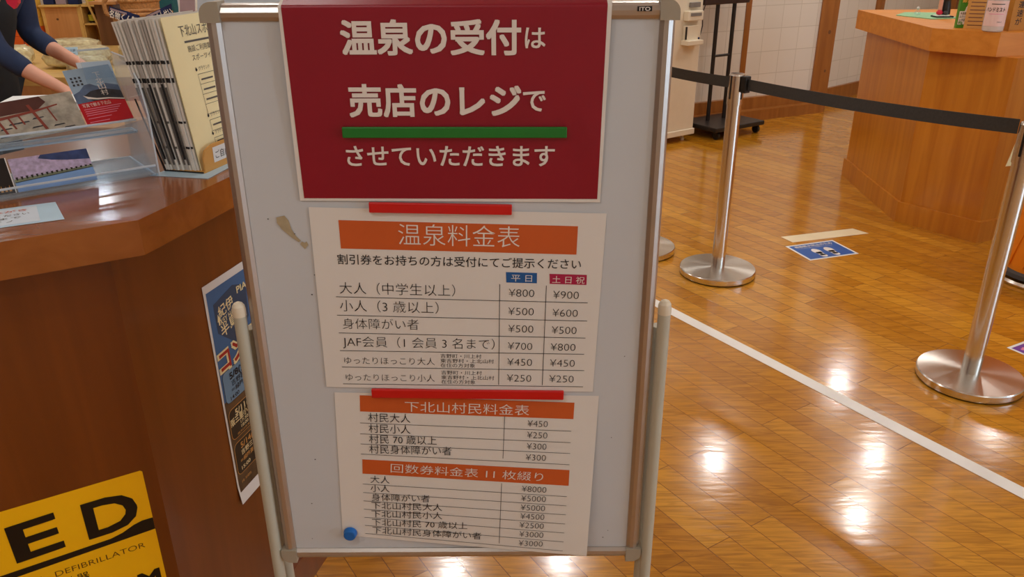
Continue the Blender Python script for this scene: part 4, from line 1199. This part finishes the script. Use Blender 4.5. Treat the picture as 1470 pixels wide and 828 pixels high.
for z in (0.028, 0.145):
    for k in range(n_ + 1):
        a = a0 + (a1 - a0) * k / n_; vs.append((0.0487 * math.cos(a), 0.0487 * math.sin(a), z))
m_.add(vs, [[k, k + 1, n_ + 2 + k, n_ + 1 + k] for k in range(n_)], 'pinklabel', True)
def cyl(u, v):
    a = -math.pi / 2 + u / 0.0490
    return Vector((0.0490 * math.cos(a) - u, 0.0490 * math.sin(a), 0))
plc = Plane((0, 0, 0), (1, 0, 0), (0, 0, 1), cyl)
write(m_, plc, 'ハンドミスト', (-0.052, 0.096), (0.036, 0.096), 'ink', d=0.0004, h=0.024, bold=0.014)
rule(m_, plc, (-0.03, 0.130), (0.03, 0.130), 0.004, 'greyink', d=0.0)
rule(m_, plc, (-0.034, 0.085), (0.034, 0.085), 0.003, 'pink', d=0.0)
write(m_, plc, '200ml', (0.008, 0.045), (0.030, 0.045), 'greyink', d=0.0, h=0.009)
m_.build('label', t)
MB().lathe([(0.0001, 0.201), (0.02, 0.201), (0.02, 0.225), (0.0001, 0.226)], 'paperw', n=20).build('cap', t)
t = thing('goods_box', 'amber kraft box with black vertical lettering at the right edge of the honey counter', 'box', (2.492, 4.170, TZ), math.radians(8))
MB().box((0, 0.025, 0.12), (0.085, 0.05, 0.24), 'kraftbox', bev=0.002).build('carton', t)
m_ = MB(); pl = Plane((-0.0425, -0.0005, 0), (1, 0, 0), (0, 0, 1))
for k, s in enumerate('花運速が'):
    write(m_, pl, s, (0.026, 0.150 - 0.040 * k), (0.060, 0.150 - 0.040 * k), 'ink', d=0.0, bold=0.01)
m_.build('lettering', t)
t = thing('goods_box', 'dark red box partly out of view beside the amber box', 'box', (2.60, 4.21, TZ), math.radians(5))
MB().box((0, 0.025, 0.08), (0.07, 0.05, 0.16), 'maroon', bev=0.002).build('carton', t)

# orange bin on a wheeled grey base behind the near stanchion
t = thing('orange_bin', 'bright orange ribbed bin on a grey base behind the right-hand stanchion', 'bin', (2.50, 3.52, 0))
m_ = MB(); m_.lathe([(0.0001, 0.05), (0.165, 0.05), (0.17, 0.06), (0.175, 0.33), (0.18, 0.335), (0.185, 0.72), (0.19, 0.735), (0.0001, 0.735)], 'orangetub', n=40); tub = m_.build('tub', t)
m_ = MB()
for k in range(14):
    a = math.radians(25.7 * k)
    pts = [(0.1745 * math.cos(a + s * 0.35), 0.1745 * math.sin(a + s * 0.35), 0.08 + 0.22 * s) for s in (0, 0.25, 0.5, 0.75, 1)]
    m_.path(pts, 0.003, 'orangetub', n=6)
o = m_.build('rib', tub); o['kind'] = 'stuff'
MB().lathe([(0.0001, 0.03), (0.185, 0.03), (0.195, 0.035), (0.195, 0.055), (0.17, 0.06), (0.0001, 0.06)], 'rubber', n=40).build('base', t)
MB().lathe([(0.19, 0.006), (0.205, 0.004), (0.207, 0.012), (0.196, 0.022)], 'steel', n=40).build('rim', t)
for k in range(4):
    a = math.radians(45 + 90 * k)
    MB().lathe([(0.0001, 0), (0.02, 0), (0.022, 0.012), (0.02, 0.03), (0.0001, 0.03)], 'rubber', c=(0.15 * math.cos(a), 0.15 * math.sin(a), 0), n=14).build('caster', t)

# ================================================================== KIOSK AND SCREEN STAND
KZ = Vector((1.43, 6.392, 0)); kd = yaw(55)
kr = math.atan2(kd.y, kd.x)
t = thing('ticket_machine', 'off-white ticket machine standing behind the whiteboard on the right', 'machine', tuple(KZ), kr)
# local: x along the front (0 = right end), y back
MB().box((-0.31, 0.17, 0.60), (0.62, 0.34, 1.02), 'kiosk', bev=0.006).build('cabinet', t)
MB().box((-0.31, 0.17, 0.075), (0.64, 0.36, 0.045), 'kiosk', bev=0.004).build('plinth', t)
for x in (-0.05, -0.57):
    MB().lathe([(0.0001, 0), (0.016, 0), (0.016, 0.02), (0.010, 0.024), (0.010, 0.054)], 'kiosk', c=(x, 0.06, 0), n=14).build('foot', t)
MB().box((-0.31, 0.17, 1.30), (0.62, 0.31, 0.40), 'kiosk', bev=0.008).build('head', t)
m_ = MB(); m_.box((-0.13, -0.04, 0.765), (0.16, 0.08, 0.035), 'kiosk', bev=0.004).box((-0.13, -0.018, 0.83), (0.13, 0.035, 0.11), 'kiosk', bev=0.004); tray = m_.build('coin_tray', t)
MB().box((-0.20, -0.040, 0.835), (0.010, 0.01, 0.09), 'blackp').build('slot', tray)
MB().box((-0.030, -0.003, 0.775), (0.030, 0.006, 0.034), 'navy').build('blue_label', t)
m_ = MB(); m_.box((-0.12, -0.025, 0.955), (0.16, 0.05, 0.07), 'kiosk', bev=0.006).box((-0.12, -0.052, 0.965), (0.11, 0.006, 0.022), 'kgrey'); m_.build('receipt_slot', t)
MB().box((-0.10, -0.012, 1.03), (0.10, 0.024, 0.035), 'kgrey', bev=0.003).build('card_reader', t)
MB().box((-0.02, -0.002, 0.965), (0.03, 0.004, 0.025), 'ftape').build('price_tag', t)
MB().box((-0.458, 0.012, 1.20), (0.125, 0.006, 0.30), 'lake').build('blue_notice', t)
MB().box((-0.575, 0.012, 1.20), (0.095, 0.006, 0.30), 'ybox').build('yellow_notice', t)

TV = Vector((1.606, 6.655, 0)); td = yaw(57)
t = thing('screen_stand', 'black wheeled screen stand with two poles in front of the white panelled wall', 'screen stand', tuple(TV), math.atan2(td.y, td.x))
for x in (0.0, 0.185):
    MB().tube((x, 0, 0.10), (x, 0, 1.75), 0.016, 'blackmetal', n=16).build('pole', t)
MB().tube((0.0, 0, 0.615), (0.185, 0, 0.615), 0.010, 'blackmetal', n=12).build('cross_bar', t)
MB().box((0.10, -0.06, 0.085), (0.56, 0.42, 0.035), 'blackmetal', bev=0.006).build('base_plate', t)
for x in (-0.12, 0.34):
    for y in (-0.22, 0.10):
        m_ = MB(); m_.tube((x - 0.012, y, 0.032), (x + 0.012, y, 0.032), 0.032, 'blackp', n=18); c_ = m_.build('caster', t)
        MB().box((x, y, 0.058), (0.034, 0.03, 0.022), 'blackmetal', bev=0.003).build('bracket', c_)
m_ = MB(); m_.box((0.05, -0.03, 1.40), (0.50, 0.05, 0.78), 'brownscreen', bev=0.008); m_.build('screen', t)
m_ = MB(); m_.path([(-0.10, 0.02, 1.05), (-0.13, 0.03, 0.95), (-0.12, 0.03, 0.85), (-0.14, 0.03, 0.78)], 0.004, 'blackp', n=6); m_.build('cable', t)

# ================================================================== SHOP BEHIND THE COUNTER
def box_thing(name, label, cat, c, s, mt, rz=0.0, group=None, bev=0.004):
    t = MB(); t.box((c[0], c[1], c[2] + s[2] / 2), s, mt, rz=rz, bev=bev)
    return tag(t.build(name), label, cat, group)
# low display table
t = thing('display_table', 'wooden shop display table covered with packages behind the counter', 'table', (-2.75, 5.45, 0))
MB().box((0, 0, 0.775), (2.9, 1.75, 0.05), 'palewood', bev=0.004).build('tabletop', t)
for x in (-1.38, 1.38):
    for y in (-0.8, 0.8):
        MB().box((x, y, 0.375), (0.07, 0.07, 0.75), 'palewood').build('leg', t)
MB().box((0, -0.86, 0.60), (2.8, 0.03, 0.30), 'crate').build('apron_panel', t)
TT = 0.80
# nearer side table with a white box and a low basket
t = thing('side_table', 'brown side table behind the counter under a white box and small basket', 'table', (-1.48, 3.05, 0))
MB().box((0, 0, 0.88), (0.98, 0.50, 0.04), 'crate', bev=0.004).build('tabletop', t)
for x in (-0.44, 0.44):
    for y in (-0.20, 0.20):
        MB().box((x, y, 0.43), (0.05, 0.05, 0.86), 'crate').build('leg', t)
box_thing('card_box', 'flat white card box on the side table below the hands', 'box', (-1.80, 3.12, 0.901), (0.28, 0.20, 0.04), 'deskwhite', 0.2)
# back display: cedar crate with a knot
bx = thing('display_crate', 'plain cedar display crate with a dark knot on the shop table', 'crate', (-3.265, 6.16, TT))
MB().box((0, 0, 0.1275), (0.235, 0.03, 0.255), 'crate', bev=0.003).build('front_board', bx)
MB().box((-0.130, 0.08, 0.1275), (0.025, 0.19, 0.255), 'palewood', bev=0.002).build('side_board', bx)
MB().box((0.130, 0.08, 0.1275), (0.025, 0.19, 0.255), 'palewood', bev=0.002).build('side_board', bx)
MB().box((0.0, 0.06, 0.262), (0.285, 0.20, 0.014), 'palewood', bev=0.002).build('lid', bx)
m_ = MB(); pl = Plane((0, -0.0156, 0.17), (1, 0, 0), (0, 0, 1))
poly(m_, pl, [(-0.035 + 0.010 * math.cos(k * 0.63), 0.0 + 0.008 * math.sin(k * 0.63)) for k in range(10)], 'darkwood', 0.0); m_.build('knot', bx)
for k, (dx, mt, lab) in enumerate(((-0.09, 'navy', 'small dark blue packet on top of the cedar crate, leftmost'), (0.0, 'mauve', 'small pale pink packet on top of the cedar crate, middle one'), (0.09, 'navy', 'small dark blue packet on top of the cedar crate, rightmost'))):
    box_thing('packet', lab, 'packet', (-3.265 + dx, 6.2, TT + 0.2695), (0.075, 0.06, 0.07), mt)
# boxes stacked left of the crate
for k in range(5):
    mt = 'obox' if k < 2 else 'ybox'
    lab = ['orange confection box at the bottom of the stack left of the crate', 'orange confection box second from the bottom left of the crate',
           'yellow confection box third from the bottom left of the crate', 'yellow confection box with a brown mark, second from the top left of the crate', 'yellow confection box with a brown mark, topmost left of the crate'][k]
    t = thing('confection_box', lab, 'box', (-3.54, 6.12, TT + 0.062 * k))
    MB().box((0, 0, 0.0305), (0.23, 0.16, 0.0605), mt, bev=0.003).build('carton', t)
    m_ = MB(); pl = Plane((0.02, -0.0805, 0.03), (1, 0, 0), (0, 0, 1))
    if k > 1:
        pts = [(0, -0.02), (0.02, 0.002), (0.018, 0.014), (0.008, 0.017), (0, 0.011), (-0.008, 0.017), (-0.018, 0.014), (-0.02, 0.002)]
        poly(m_, pl, pts, 'brownmark', 0.0)
    else:
        poly(m_, pl, [(-0.004, -0.028), (0.004, -0.028), (0.004, 0.028), (-0.004, 0.028)], 'maroon', 0.0)
    m_.build('mark', t)
# shelf of small bottles right of the crate
sh = thing('bottle_shelf', 'small pale wood shelf of bottles right of the cedar crate', 'shelf', (-3.04, 6.22, TT))
for z in (0.006, 0.135, 0.262):
    MB().box((0, 0, z), (0.15, 0.16, 0.012), 'palewood').build('shelf_board', sh)
for x in (-0.074, 0.074):
    MB().box((x, 0, 0.135), (0.010, 0.16, 0.27), 'palewood').build('side_board', sh)
MB().box((0.03, -0.075, 0.07), (0.010, 0.01, 0.115), 'palewood').build('divider', sh)
MB().box((0, 0.078, 0.135), (0.15, 0.006, 0.27), 'kraftbox').build('back_board', sh)
MB().box((0, 0, 0), (0.014, 0.010, 0.30), 'palewood', mtx=Matrix.Translation((0.0, -0.088, 0.24)) @ Matrix.Rotation(math.radians(-16), 4, 'Y')).build('batten', sh)
for k in range(2):
    x = -3.04 - 0.034 + 0.068 * k
    t = thing('drink_bottle', ['dark bottle with a yellow label at the left of the small shelf', 'dark bottle with a cream label at the right of the small shelf'][k], 'bottle', (x, 6.20, TT + 0.1415))
    MB().lathe([(0.0001, 0), (0.022, 0), (0.0245, 0.01), (0.0245, 0.065), (0.010, 0.085), (0.009, 0.105), (0.0001, 0.106)], 'darkglass', n=18).build('glass', t)
    m_ = MB(); m_.lathe([(0.0252, 0.014), (0.0252, 0.056)], 'oliveglass' if k < 1 else 'labelw', n=18); m_.build('label', t)
for k in range(2):
    x = -3.04 - 0.034 + 0.068 * k
    box_thing('tea_packet', ['yellow green packet at the left of the shelf top', 'pale yellow packet at the right of the shelf top'][k], 'packet', (x, 6.23, TT + 0.2685), (0.058, 0.05, 0.12), 'oliveglass' if k < 1 else 'ybox')
# brown stand and big baskets
t = thing('wooden_stand', 'dark wooden stand right of the bottle shelf', 'stand', (-2.89, 6.12, TT))
MB().box((0, 0, 0.14), (0.13, 0.20, 0.28), 'darkwood', bev=0.003).build('body', t)
MB().box((0.02, -0.02, 0.291), (0.19, 0.26, 0.022), 'crate', bev=0.003).build('top', t)
def basket(loc, r, h, label, handle=True, ry=None):
    t = thing('wicker_basket', label, 'basket', loc)
    m_ = MB(); m_.lathe([(0.0001, 0.004), (r * 0.78, 0.0), (r * 0.86, h * 0.3), (r * 0.95, h * 0.7), (r, h), (r * 0.96, h), (r * 0.9, h * 0.7), (r * 0.8, h * 0.3), (r * 0.7, 0.012), (0.0001, 0.012)], 'wicker', n=32); m_.build('bowl', t)
    m_ = MB()
    for k in range(24):
        a0 = 2 * math.pi * k / 24; a1 = 2 * math.pi * (k + 1) / 24
        m_.tube((r * math.cos(a0), r * math.sin(a0), h + 0.004 * (k % 2)), (r * math.cos(a1), r * math.sin(a1), h + 0.004 * ((k + 1) % 2)), 0.012, 'wicker', n=8)
    m_.build('rim', t)
    if handle:
        m_ = MB(); pts = [(-r - 0.0, 0, h * 0.9), (-r - 0.05, 0, h * 1.0), (-r - 0.055, 0, h * 1.25), (-r - 0.02, 0, h * 1.4), (-r + 0.02, 0, h * 1.36)]
        m_.path(pts, 0.014, 'wicker', n=8); m_.build('handle', t)
    return t
basket((-2.40, 5.50, TT), 0.18, 0.26, 'large round wicker basket with a handle behind the flyers')
basket((-2.60, 5.95, TT + 0.0), 0.13, 0.31, 'taller wicker basket full of brown packets at the back', False)
for k in range(6):
    a = k * 1.05
    box_thing('brown_packet', 'brown paper packet standing in the taller wicker basket', 'packet', (-2.60 + 0.065 * math.cos(a), 5.95 + 0.065 * math.sin(a), TT + 0.05), (0.04, 0.03, 0.36), random.choice(['tan', 'crate', 'labelw']), a, 'packets in the taller basket')
# navy cloths with white lettering hung over the baskets
def cloth(a, b, c, d, txt, label):
    a, b, c, d = (Vector(v) for v in (a, b, c, d))
    m_ = MB(); n = (b - a).cross(d - a).normalized()
    if n.y > 0:
        n = -n
    N_ = 10; vs = []
    for j in range(N_ + 1):
        for i in range(N_ + 1):
            s, t_ = i / N_, j / N_
            p = (a * (1 - s) + b * s) * (1 - t_) + (d * (1 - s) + c * s) * t_
            vs.append(p + n * 0.006 * math.sin(s * 9 + t_ * 4))
    m_.add(vs, [[j * (N_ + 1) + i, j * (N_ + 1) + i + 1, (j + 1) * (N_ + 1) + i + 1, (j + 1) * (N_ + 1) + i] for j in range(N_) for i in range(N_)], 'navy', True)
    m_.add([v - n * 0.004 for v in vs], [[j * (N_ + 1) + i, (j + 1) * (N_ + 1) + i, (j + 1) * (N_ + 1) + i + 1, j * (N_ + 1) + i + 1] for j in range(N_) for i in range(N_)], 'navy', True)
    U = (b - a).normalized(); V = n.cross(U)
    pl = Plane((a * 0.75 + d * 0.25) + n * 0.010, U, V)
    if pl.N.dot(n) < 0:
        pl.N = -pl.N
    L_ = (b - a).length
    write(m_, pl, txt, (L_ * 0.04, -0.045), (L_ * 0.95, -0.045), 'white_print', d=0.0, h=0.05, bold=0.02)
    rule(m_, pl, (L_ * 0.05, 0.002), (L_ * 0.6, 0.002), 0.012, 'mauve', d=0.0, n=1)
    tag(m_.build('cloth_banner'), label, 'cloth')
cloth(Vector((-2.5120, 5.3120, 1.1172)), Vector((-2.3356, 5.3120, 1.0625)), Vector((-2.3439, 5.3120, 0.9959)), Vector((-2.5231, 5.3120, 1.0636)), '名物くん製', 'navy cloth with white lettering hung at the left of the wicker baskets')
cloth(Vector((-2.2920, 5.3120, 1.0622)), Vector((-2.1227, 5.3120, 1.1313)), Vector((-2.1408, 5.3120, 1.0281)), Vector((-2.3072, 5.3120, 1.0040)), '手作くんせい', 'navy cloth with white lettering hung at the right of the wicker baskets')
# teal box, framed print and white panels at the back
box_thing('teal_bag', 'teal fabric bag standing behind the navy cloth', 'bag', (-2.515, 6.24, TT), (0.10, 0.10, 0.62), 'teal')
t = thing('framed_print', 'leaning mauve framed print behind the flyer holder', 'framed print', (-2.34, 6.05, TT))
mt4 = Matrix.Rotation(math.radians(8), 4, 'Y')
MB().box((0, 0, 0.22), (0.13, 0.012, 0.42), 'paperw', mtx=mt4, bev=0.002).build('frame', t)
MB().box((0.0, -0.008, 0.22), (0.105, 0.006, 0.38), 'mauve', mtx=mt4).build('print', t)
t = thing('white_panel', 'white display panel with grey squares behind the top of the whiteboard', 'panel', (-2.20, 6.95, 0))
MB().box((0, 0, 0.80), (1.10, 0.03, 1.40), 'bluewhite', bev=0.004).build('panel', t)
for x in (-0.50, 0.50):
    MB().box((x, 0, 0.05), (0.05, 0.40, 0.10), 'white_plastic', bev=0.003).build('foot', t)
m_ = MB()
for k in range(8):
    m_.box((-0.44 + 0.125 * k, -0.018, 1.35), (0.07, 0.006, 0.10), 'kgrey' if k % 3 else 'paperw')
m_.build('notice', t)
# bags of crackers on the table
def bag(loc, s, label, rz=0.0, seedv=0, tagtxt=None, mt='cellophane', nin=7):
    rnd = random.Random(seedv)
    t = thing('cracker_bag', label, 'bag of crackers', loc, rz)
    bm = bmesh.new(); bmesh.ops.create_icosphere(bm, subdivisions=3, radius=1)
    for v in bm.verts:
        x, y, z = v.co
        k = 1.0 + rnd.uniform(-0.05, 0.05)
        f = lambda q: math.copysign(abs(q) ** 0.6, q)
        v.co = Vector((f(x) * s[0] / 2 * k, f(y) * s[1] / 2 * k, (f(z) * 0.5 + 0.5) * s[2] * (1 + rnd.uniform(-0.03, 0.03))))
        if v.co.z < 0.001:
            v.co.z = 0.001
    m_ = MB(); bm.verts.index_update()
    m_.add([v.co.copy() for v in bm.verts], [[v.index for v in f.verts] for f in bm.faces], mt); bm.free()
    m_.build('wrapper', t)
    m_ = MB()
    for k in range(nin):
        cx = rnd.uniform(-0.32, 0.32) * s[0]; cy = rnd.uniform(-0.3, 0.3) * s[1]; cz = rnd.uniform(0.2, 0.72) * s[2]
        a = rnd.uniform(0, 3.1)
        m_.box((cx, cy, cz), (s[0] * 0.30, s[1] * 0.34, s[2] * 0.12), rnd.choice(['cracker', 'cracker', 'cracker2']), rz=a, bev=0.004)
    c_ = m_.build('crackers', t); c_['kind'] = 'stuff'
    if tagtxt:
        k_ = MB(); pl = Plane((-0.055, -s[1] / 2 - 0.012, s[2] * 0.52), (1, 0, 0.02), (0, 0.35, 1))
        k_.slab([pl.p(0, 0, -0.002), pl.p(0.11, 0, -0.002), pl.p(0.11, 0.066, -0.002), pl.p(0, 0.066, -0.002)], pl.N, 0.002, 'palelabel')
        write(k_, pl, tagtxt[0], (0.012, 0.040), (0.098, 0.040), 'navy', d=0.0006)
        write(k_, pl, tagtxt[1], (0.012, 0.014), (0.098, 0.014), 'navy', d=0.0006)
        k_.build('label_card', t)
    return t
bag((-2.60, 4.98, TT), (0.36, 0.26, 0.12), 'bag of speckled crackers with a handwritten label card on the display table', 0.1, 3, ('スライス餅', 'きりもち'), nin=12)
bag((-2.30, 5.15, TT), (0.24, 0.24, 0.12), 'crinkly bag of crackers right of the labelled bag', 0.6, 4)
bag((-2.92, 5.55, TT), (0.34, 0.22, 0.10), 'crinkly bag of crackers in front of the cedar crate', -0.1, 5)
bag((-2.78, 5.30, TT), (0.32, 0.20, 0.13), 'flat bag of long pale crackers behind the labelled bag', 0.05, 6, nin=10)
bag((-2.90, 4.74, TT), (0.26, 0.18, 0.10), 'bag of crackers with a blue label beside the arm of the person', 0.2, 8, ('国産', 'あられ'))
bag((-2.42, 4.72, TT), (0.22, 0.16, 0.10), 'small bag of toasted crackers right of the arms of the person', 0.4, 9)
bag((-3.05, 5.05, TT), (0.26, 0.20, 0.12), 'bag of crackers partly hidden behind the torso of the person', 0.3, 10)
# low basket standing behind the acrylic stand
basket((-1.16, 2.98, 0.901), 0.11, 0.09, 'small low wicker basket seen through the acrylic stand', False)

# ================================================================== PERSON
def skin(name, nodes, edges, mt, parent, sub=2):
    me = bpy.data.meshes.new(name)
    me.from_pydata([n[:3] for n in nodes], edges, [])
    o = bpy.data.objects.new(name + '_build', me); COL.objects.link(o)
    md = o.modifiers.new('s', 'SKIN'); md.use_smooth_shade = True
    for i, n in enumerate(nodes):
        r = n[3]
        me.skin_vertices[0].data[i].radius = r if isinstance(r, tuple) else (r, r)
    me.skin_vertices[0].data[0].use_root = True
    sb = o.modifiers.new('u', 'SUBSURF'); sb.levels = sub; sb.render_levels = sub
    dg = bpy.context.evaluated_depsgraph_get()
    m2 = bpy.data.meshes.new_from_object(o.evaluated_get(dg))
    m2.name = name
    bpy.data.objects.remove(o)
    m2.materials.clear(); m2.materials.append(M[mt])
    for p in m2.polygons:
        p.use_smooth = True
    r = bpy.data.objects.new(name, m2); COL.objects.link(r); r.parent = parent
    return r
per = thing('person', 'person in navy shirt and black apron with red badge reaching over a table', 'person', (-2.66, 4.08, 0))
def pr(x, y, z, r):
    return (x + 2.66, y - 4.08, z, r)
N_sh, N_el, N_cu, N_wr = (-2.50, 3.90, 1.33), (-2.40, 3.88, 1.03), (-2.27, 3.88, 0.930), (-2.125, 3.86, 0.858)
F_sh, F_el, F_cu, F_wr = (-2.46, 4.28, 1.33), (-2.47, 4.30, 1.06), (-2.335, 4.25, 0.985), (-2.165, 4.17, 0.920)
J = [pr(-2.66, 4.08, 0.88, 0.13), pr(-2.63, 4.08, 1.02, 0.12), pr(-2.56, 4.09, 1.18, 0.135), pr(-2.50, 4.09, 1.33, 0.12), pr(-2.45, 4.09, 1.41, 0.055), pr(-2.43, 4.09, 1.46, 0.05),
     pr(-2.40, 4.09, 1.53, 0.075), pr(-2.385, 4.09, 1.62, 0.08),
     pr(*N_sh, 0.055), pr(*N_el, 0.045), pr(*N_cu, 0.041), pr(*N_wr, 0.028),
     pr(*F_sh, 0.055), pr(*F_el, 0.045), pr(*F_cu, 0.041), pr(*F_wr, 0.028),
     pr(-2.66, 3.99, 0.80, 0.085), pr(-2.64, 3.98, 0.46, 0.06), pr(-2.67, 3.98, 0.09, 0.04), pr(-2.54, 3.98, 0.035, 0.035),
     pr(-2.66, 4.17, 0.80, 0.085), pr(-2.65, 4.18, 0.46, 0.06), pr(-2.68, 4.18, 0.09, 0.04), pr(-2.55, 4.18, 0.035, 0.035)]
E_ = [(0, 1), (1, 2), (2, 3), (3, 4), (4, 5), (5, 6), (6, 7), (3, 8), (8, 9), (9, 10), (10, 11), (3, 12), (12, 13), (13, 14), (14, 15), (0, 16), (16, 17), (17, 18), (18, 19), (0, 20), (20, 21), (21, 22), (22, 23)]
def hand(w, e, side):
    "palm and five curled fingers continuing the arm e->w"
    w = Vector(w); d = (w - Vector(e)).normalized(); up = Vector((0, 0, 1)); s = d.cross(up).normalized() * side
    dn = s.cross(d) * side
    if dn.z > 0:
        dn = -dn
    i0 = len(J); wi = i0 - 0
    def nd(p, r):
        J.append(pr(p.x, p.y, p.z, r)); return len(J) - 1
    palm = nd(w + d * 0.045 + dn * 0.004, (0.034, 0.018))
    knk = nd(w + d * 0.078 + dn * 0.010, (0.036, 0.013))
    E_.append((palm, knk))
    for q, (off, ln) in enumerate(((-0.027, 0.066), (-0.009, 0.076), (0.009, 0.071), (0.027, 0.056))):
        b = w + d * 0.084 + s * off + dn * 0.012
        a1 = nd(b, 0.0095); a2 = nd(b + d * ln * 0.42 + dn * ln * 0.18, 0.009); a3 = nd(b + d * ln * 0.66 + dn * ln * 0.48, 0.008); a4 = nd(b + d * ln * 0.74 + dn * ln * 0.76, 0.0068)
        E_.extend([(knk, a1), (a1, a2), (a2, a3), (a3, a4)])
    t0 = w + d * 0.030 - s * 0.030 + dn * 0.006
    a1 = nd(t0, 0.012); a2 = nd(t0 + d * 0.03 - s * 0.016 + dn * 0.012, 0.0105); a3 = nd(t0 + d * 0.055 - s * 0.014 + dn * 0.030, 0.0085)
    E_.extend([(palm, a1), (a1, a2), (a2, a3)])
    return palm
p1 = hand(N_wr, N_cu, 1); E_.append((11, p1))
p2 = hand(F_wr, F_cu, -1); E_.append((15, p2))
body = skin('body', J, E_, 'skin', per)
# face
m_ = MB()
hx, hy, hz = 0.275, 0.01, 1.555
for sy in (-1, 1):
    m_.lathe([(0.0001, -0.008), (0.010, -0.004), (0.012, 0.0), (0.010, 0.004), (0.0001, 0.008)], 'paperw', c=(hx + 0.062, hy + sy * 0.030, hz + 0.02), n=12)
    m_.lathe([(0.0001, -0.005), (0.006, 0.0), (0.0001, 0.005)], 'ink', c=(hx + 0.0725, hy + sy * 0.030, hz + 0.02), n=10)
m_.build('eyes', per)
m_ = MB(); m_.slab([(hx + 0.072, hy - 0.008, hz + 0.015), (hx + 0.072, hy + 0.008, hz + 0.015), (hx + 0.094, hy + 0.010, hz - 0.018), (hx + 0.094, hy - 0.010, hz - 0.018)], (-1, 0, -0.3), 0.02, 'skin'); m_.build('nose', per)
m_ = MB(); m_.box((hx + 0.076, hy, hz - 0.042), (0.012, 0.045, 0.010), 'badge', bev=0.003); m_.build('mouth', per)
m_ = MB()
for sy in (-1, 1):
    m_.lathe([(0.0001, -0.03), (0.014, -0.02), (0.018, 0.0), (0.016, 0.02), (0.0001, 0.03)], 'skin', c=(hx - 0.005, hy + sy * 0.082, hz + 0.01), n=12)
m_.build('ears', per)
bm = bmesh.new(); bmesh.ops.create_icosphere(bm, subdivisions=3, radius=1); bm.verts.index_update(); m_ = MB()
keep = [f for f in bm.faces if not (f.calc_center_median().x > 0.35 and f.calc_center_median().z < 0.45) and f.calc_center_median().z > -0.75]
m_.add([(hx - 0.012 + v.co.x * 0.098, hy + v.co.y * 0.094, hz + 0.035 + v.co.z * 0.112) for v in bm.verts], [[v.index for v in f.verts] for f in keep], 'hair', True); bm.free()
m_.build('hair', per)
# clothing
def mixp(a, b, t):
    return tuple(a[i] + (b[i] - a[i]) * t for i in range(3))
Cn = [pr(-2.66, 4.08, 0.86, 0.145), pr(-2.63, 4.08, 1.02, 0.135), pr(-2.56, 4.09, 1.18, 0.150), pr(-2.50, 4.09, 1.33, 0.130), pr(-2.455, 4.09, 1.405, 0.066),
      pr(*N_sh, 0.070), pr(*N_el, 0.058), pr(*mixp(N_el, N_cu, 0.75), 0.052), pr(*N_cu, 0.050), pr(*F_sh, 0.070), pr(*F_el, 0.058), pr(*mixp(F_el, F_cu, 0.75), 0.052), pr(*F_cu, 0.050)]
skin('shirt', Cn, [(0, 1), (1, 2), (2, 3), (3, 4), (3, 5), (5, 6), (6, 7), (7, 8), (3, 9), (9, 10), (10, 11), (11, 12)], 'shirt', per)
Tn = [pr(-2.66, 4.08, 0.88, 0.146), pr(-2.66, 3.99, 0.80, 0.10), pr(-2.64, 3.98, 0.46, 0.075), pr(-2.67, 3.98, 0.12, 0.062), pr(-2.66, 4.17, 0.80, 0.10), pr(-2.65, 4.18, 0.46, 0.075), pr(-2.68, 4.18, 0.12, 0.062)]
skin('trousers', Tn, [(0, 1), (1, 2), (2, 3), (0, 4), (4, 5), (5, 6)], 'apron', per)
An = [pr(-2.60, 4.07, 0.62, (0.13, 0.10)), pr(-2.60, 4.07, 0.86, (0.152, 0.145)), pr(-2.60, 4.08, 1.02, 0.140), pr(-2.53, 4.09, 1.18, 0.146), pr(-2.475, 4.09, 1.32, 0.105)]
skin('apron', An, [(0, 1), (1, 2), (2, 3), (3, 4)], 'apron', per)
m_ = MB(); bc = Vector((-2.3021, 3.9300, 1.2436)) - Vector((-2.66, 4.08, 0)); U_ = yaw(75)
pl = Plane(bc, U_, (0, 0, 1))
pts = [(0, -0.036), (0.022, -0.012), (0.026, 0.012), (0.022, 0.04), (-0.022, 0.04), (-0.026, 0.012), (-0.022, -0.012)]
m_.slab([pl.p(x, y, 0) for x, y in pts], -pl.N, 0.05, 'badge')
m_.build('badge', per)
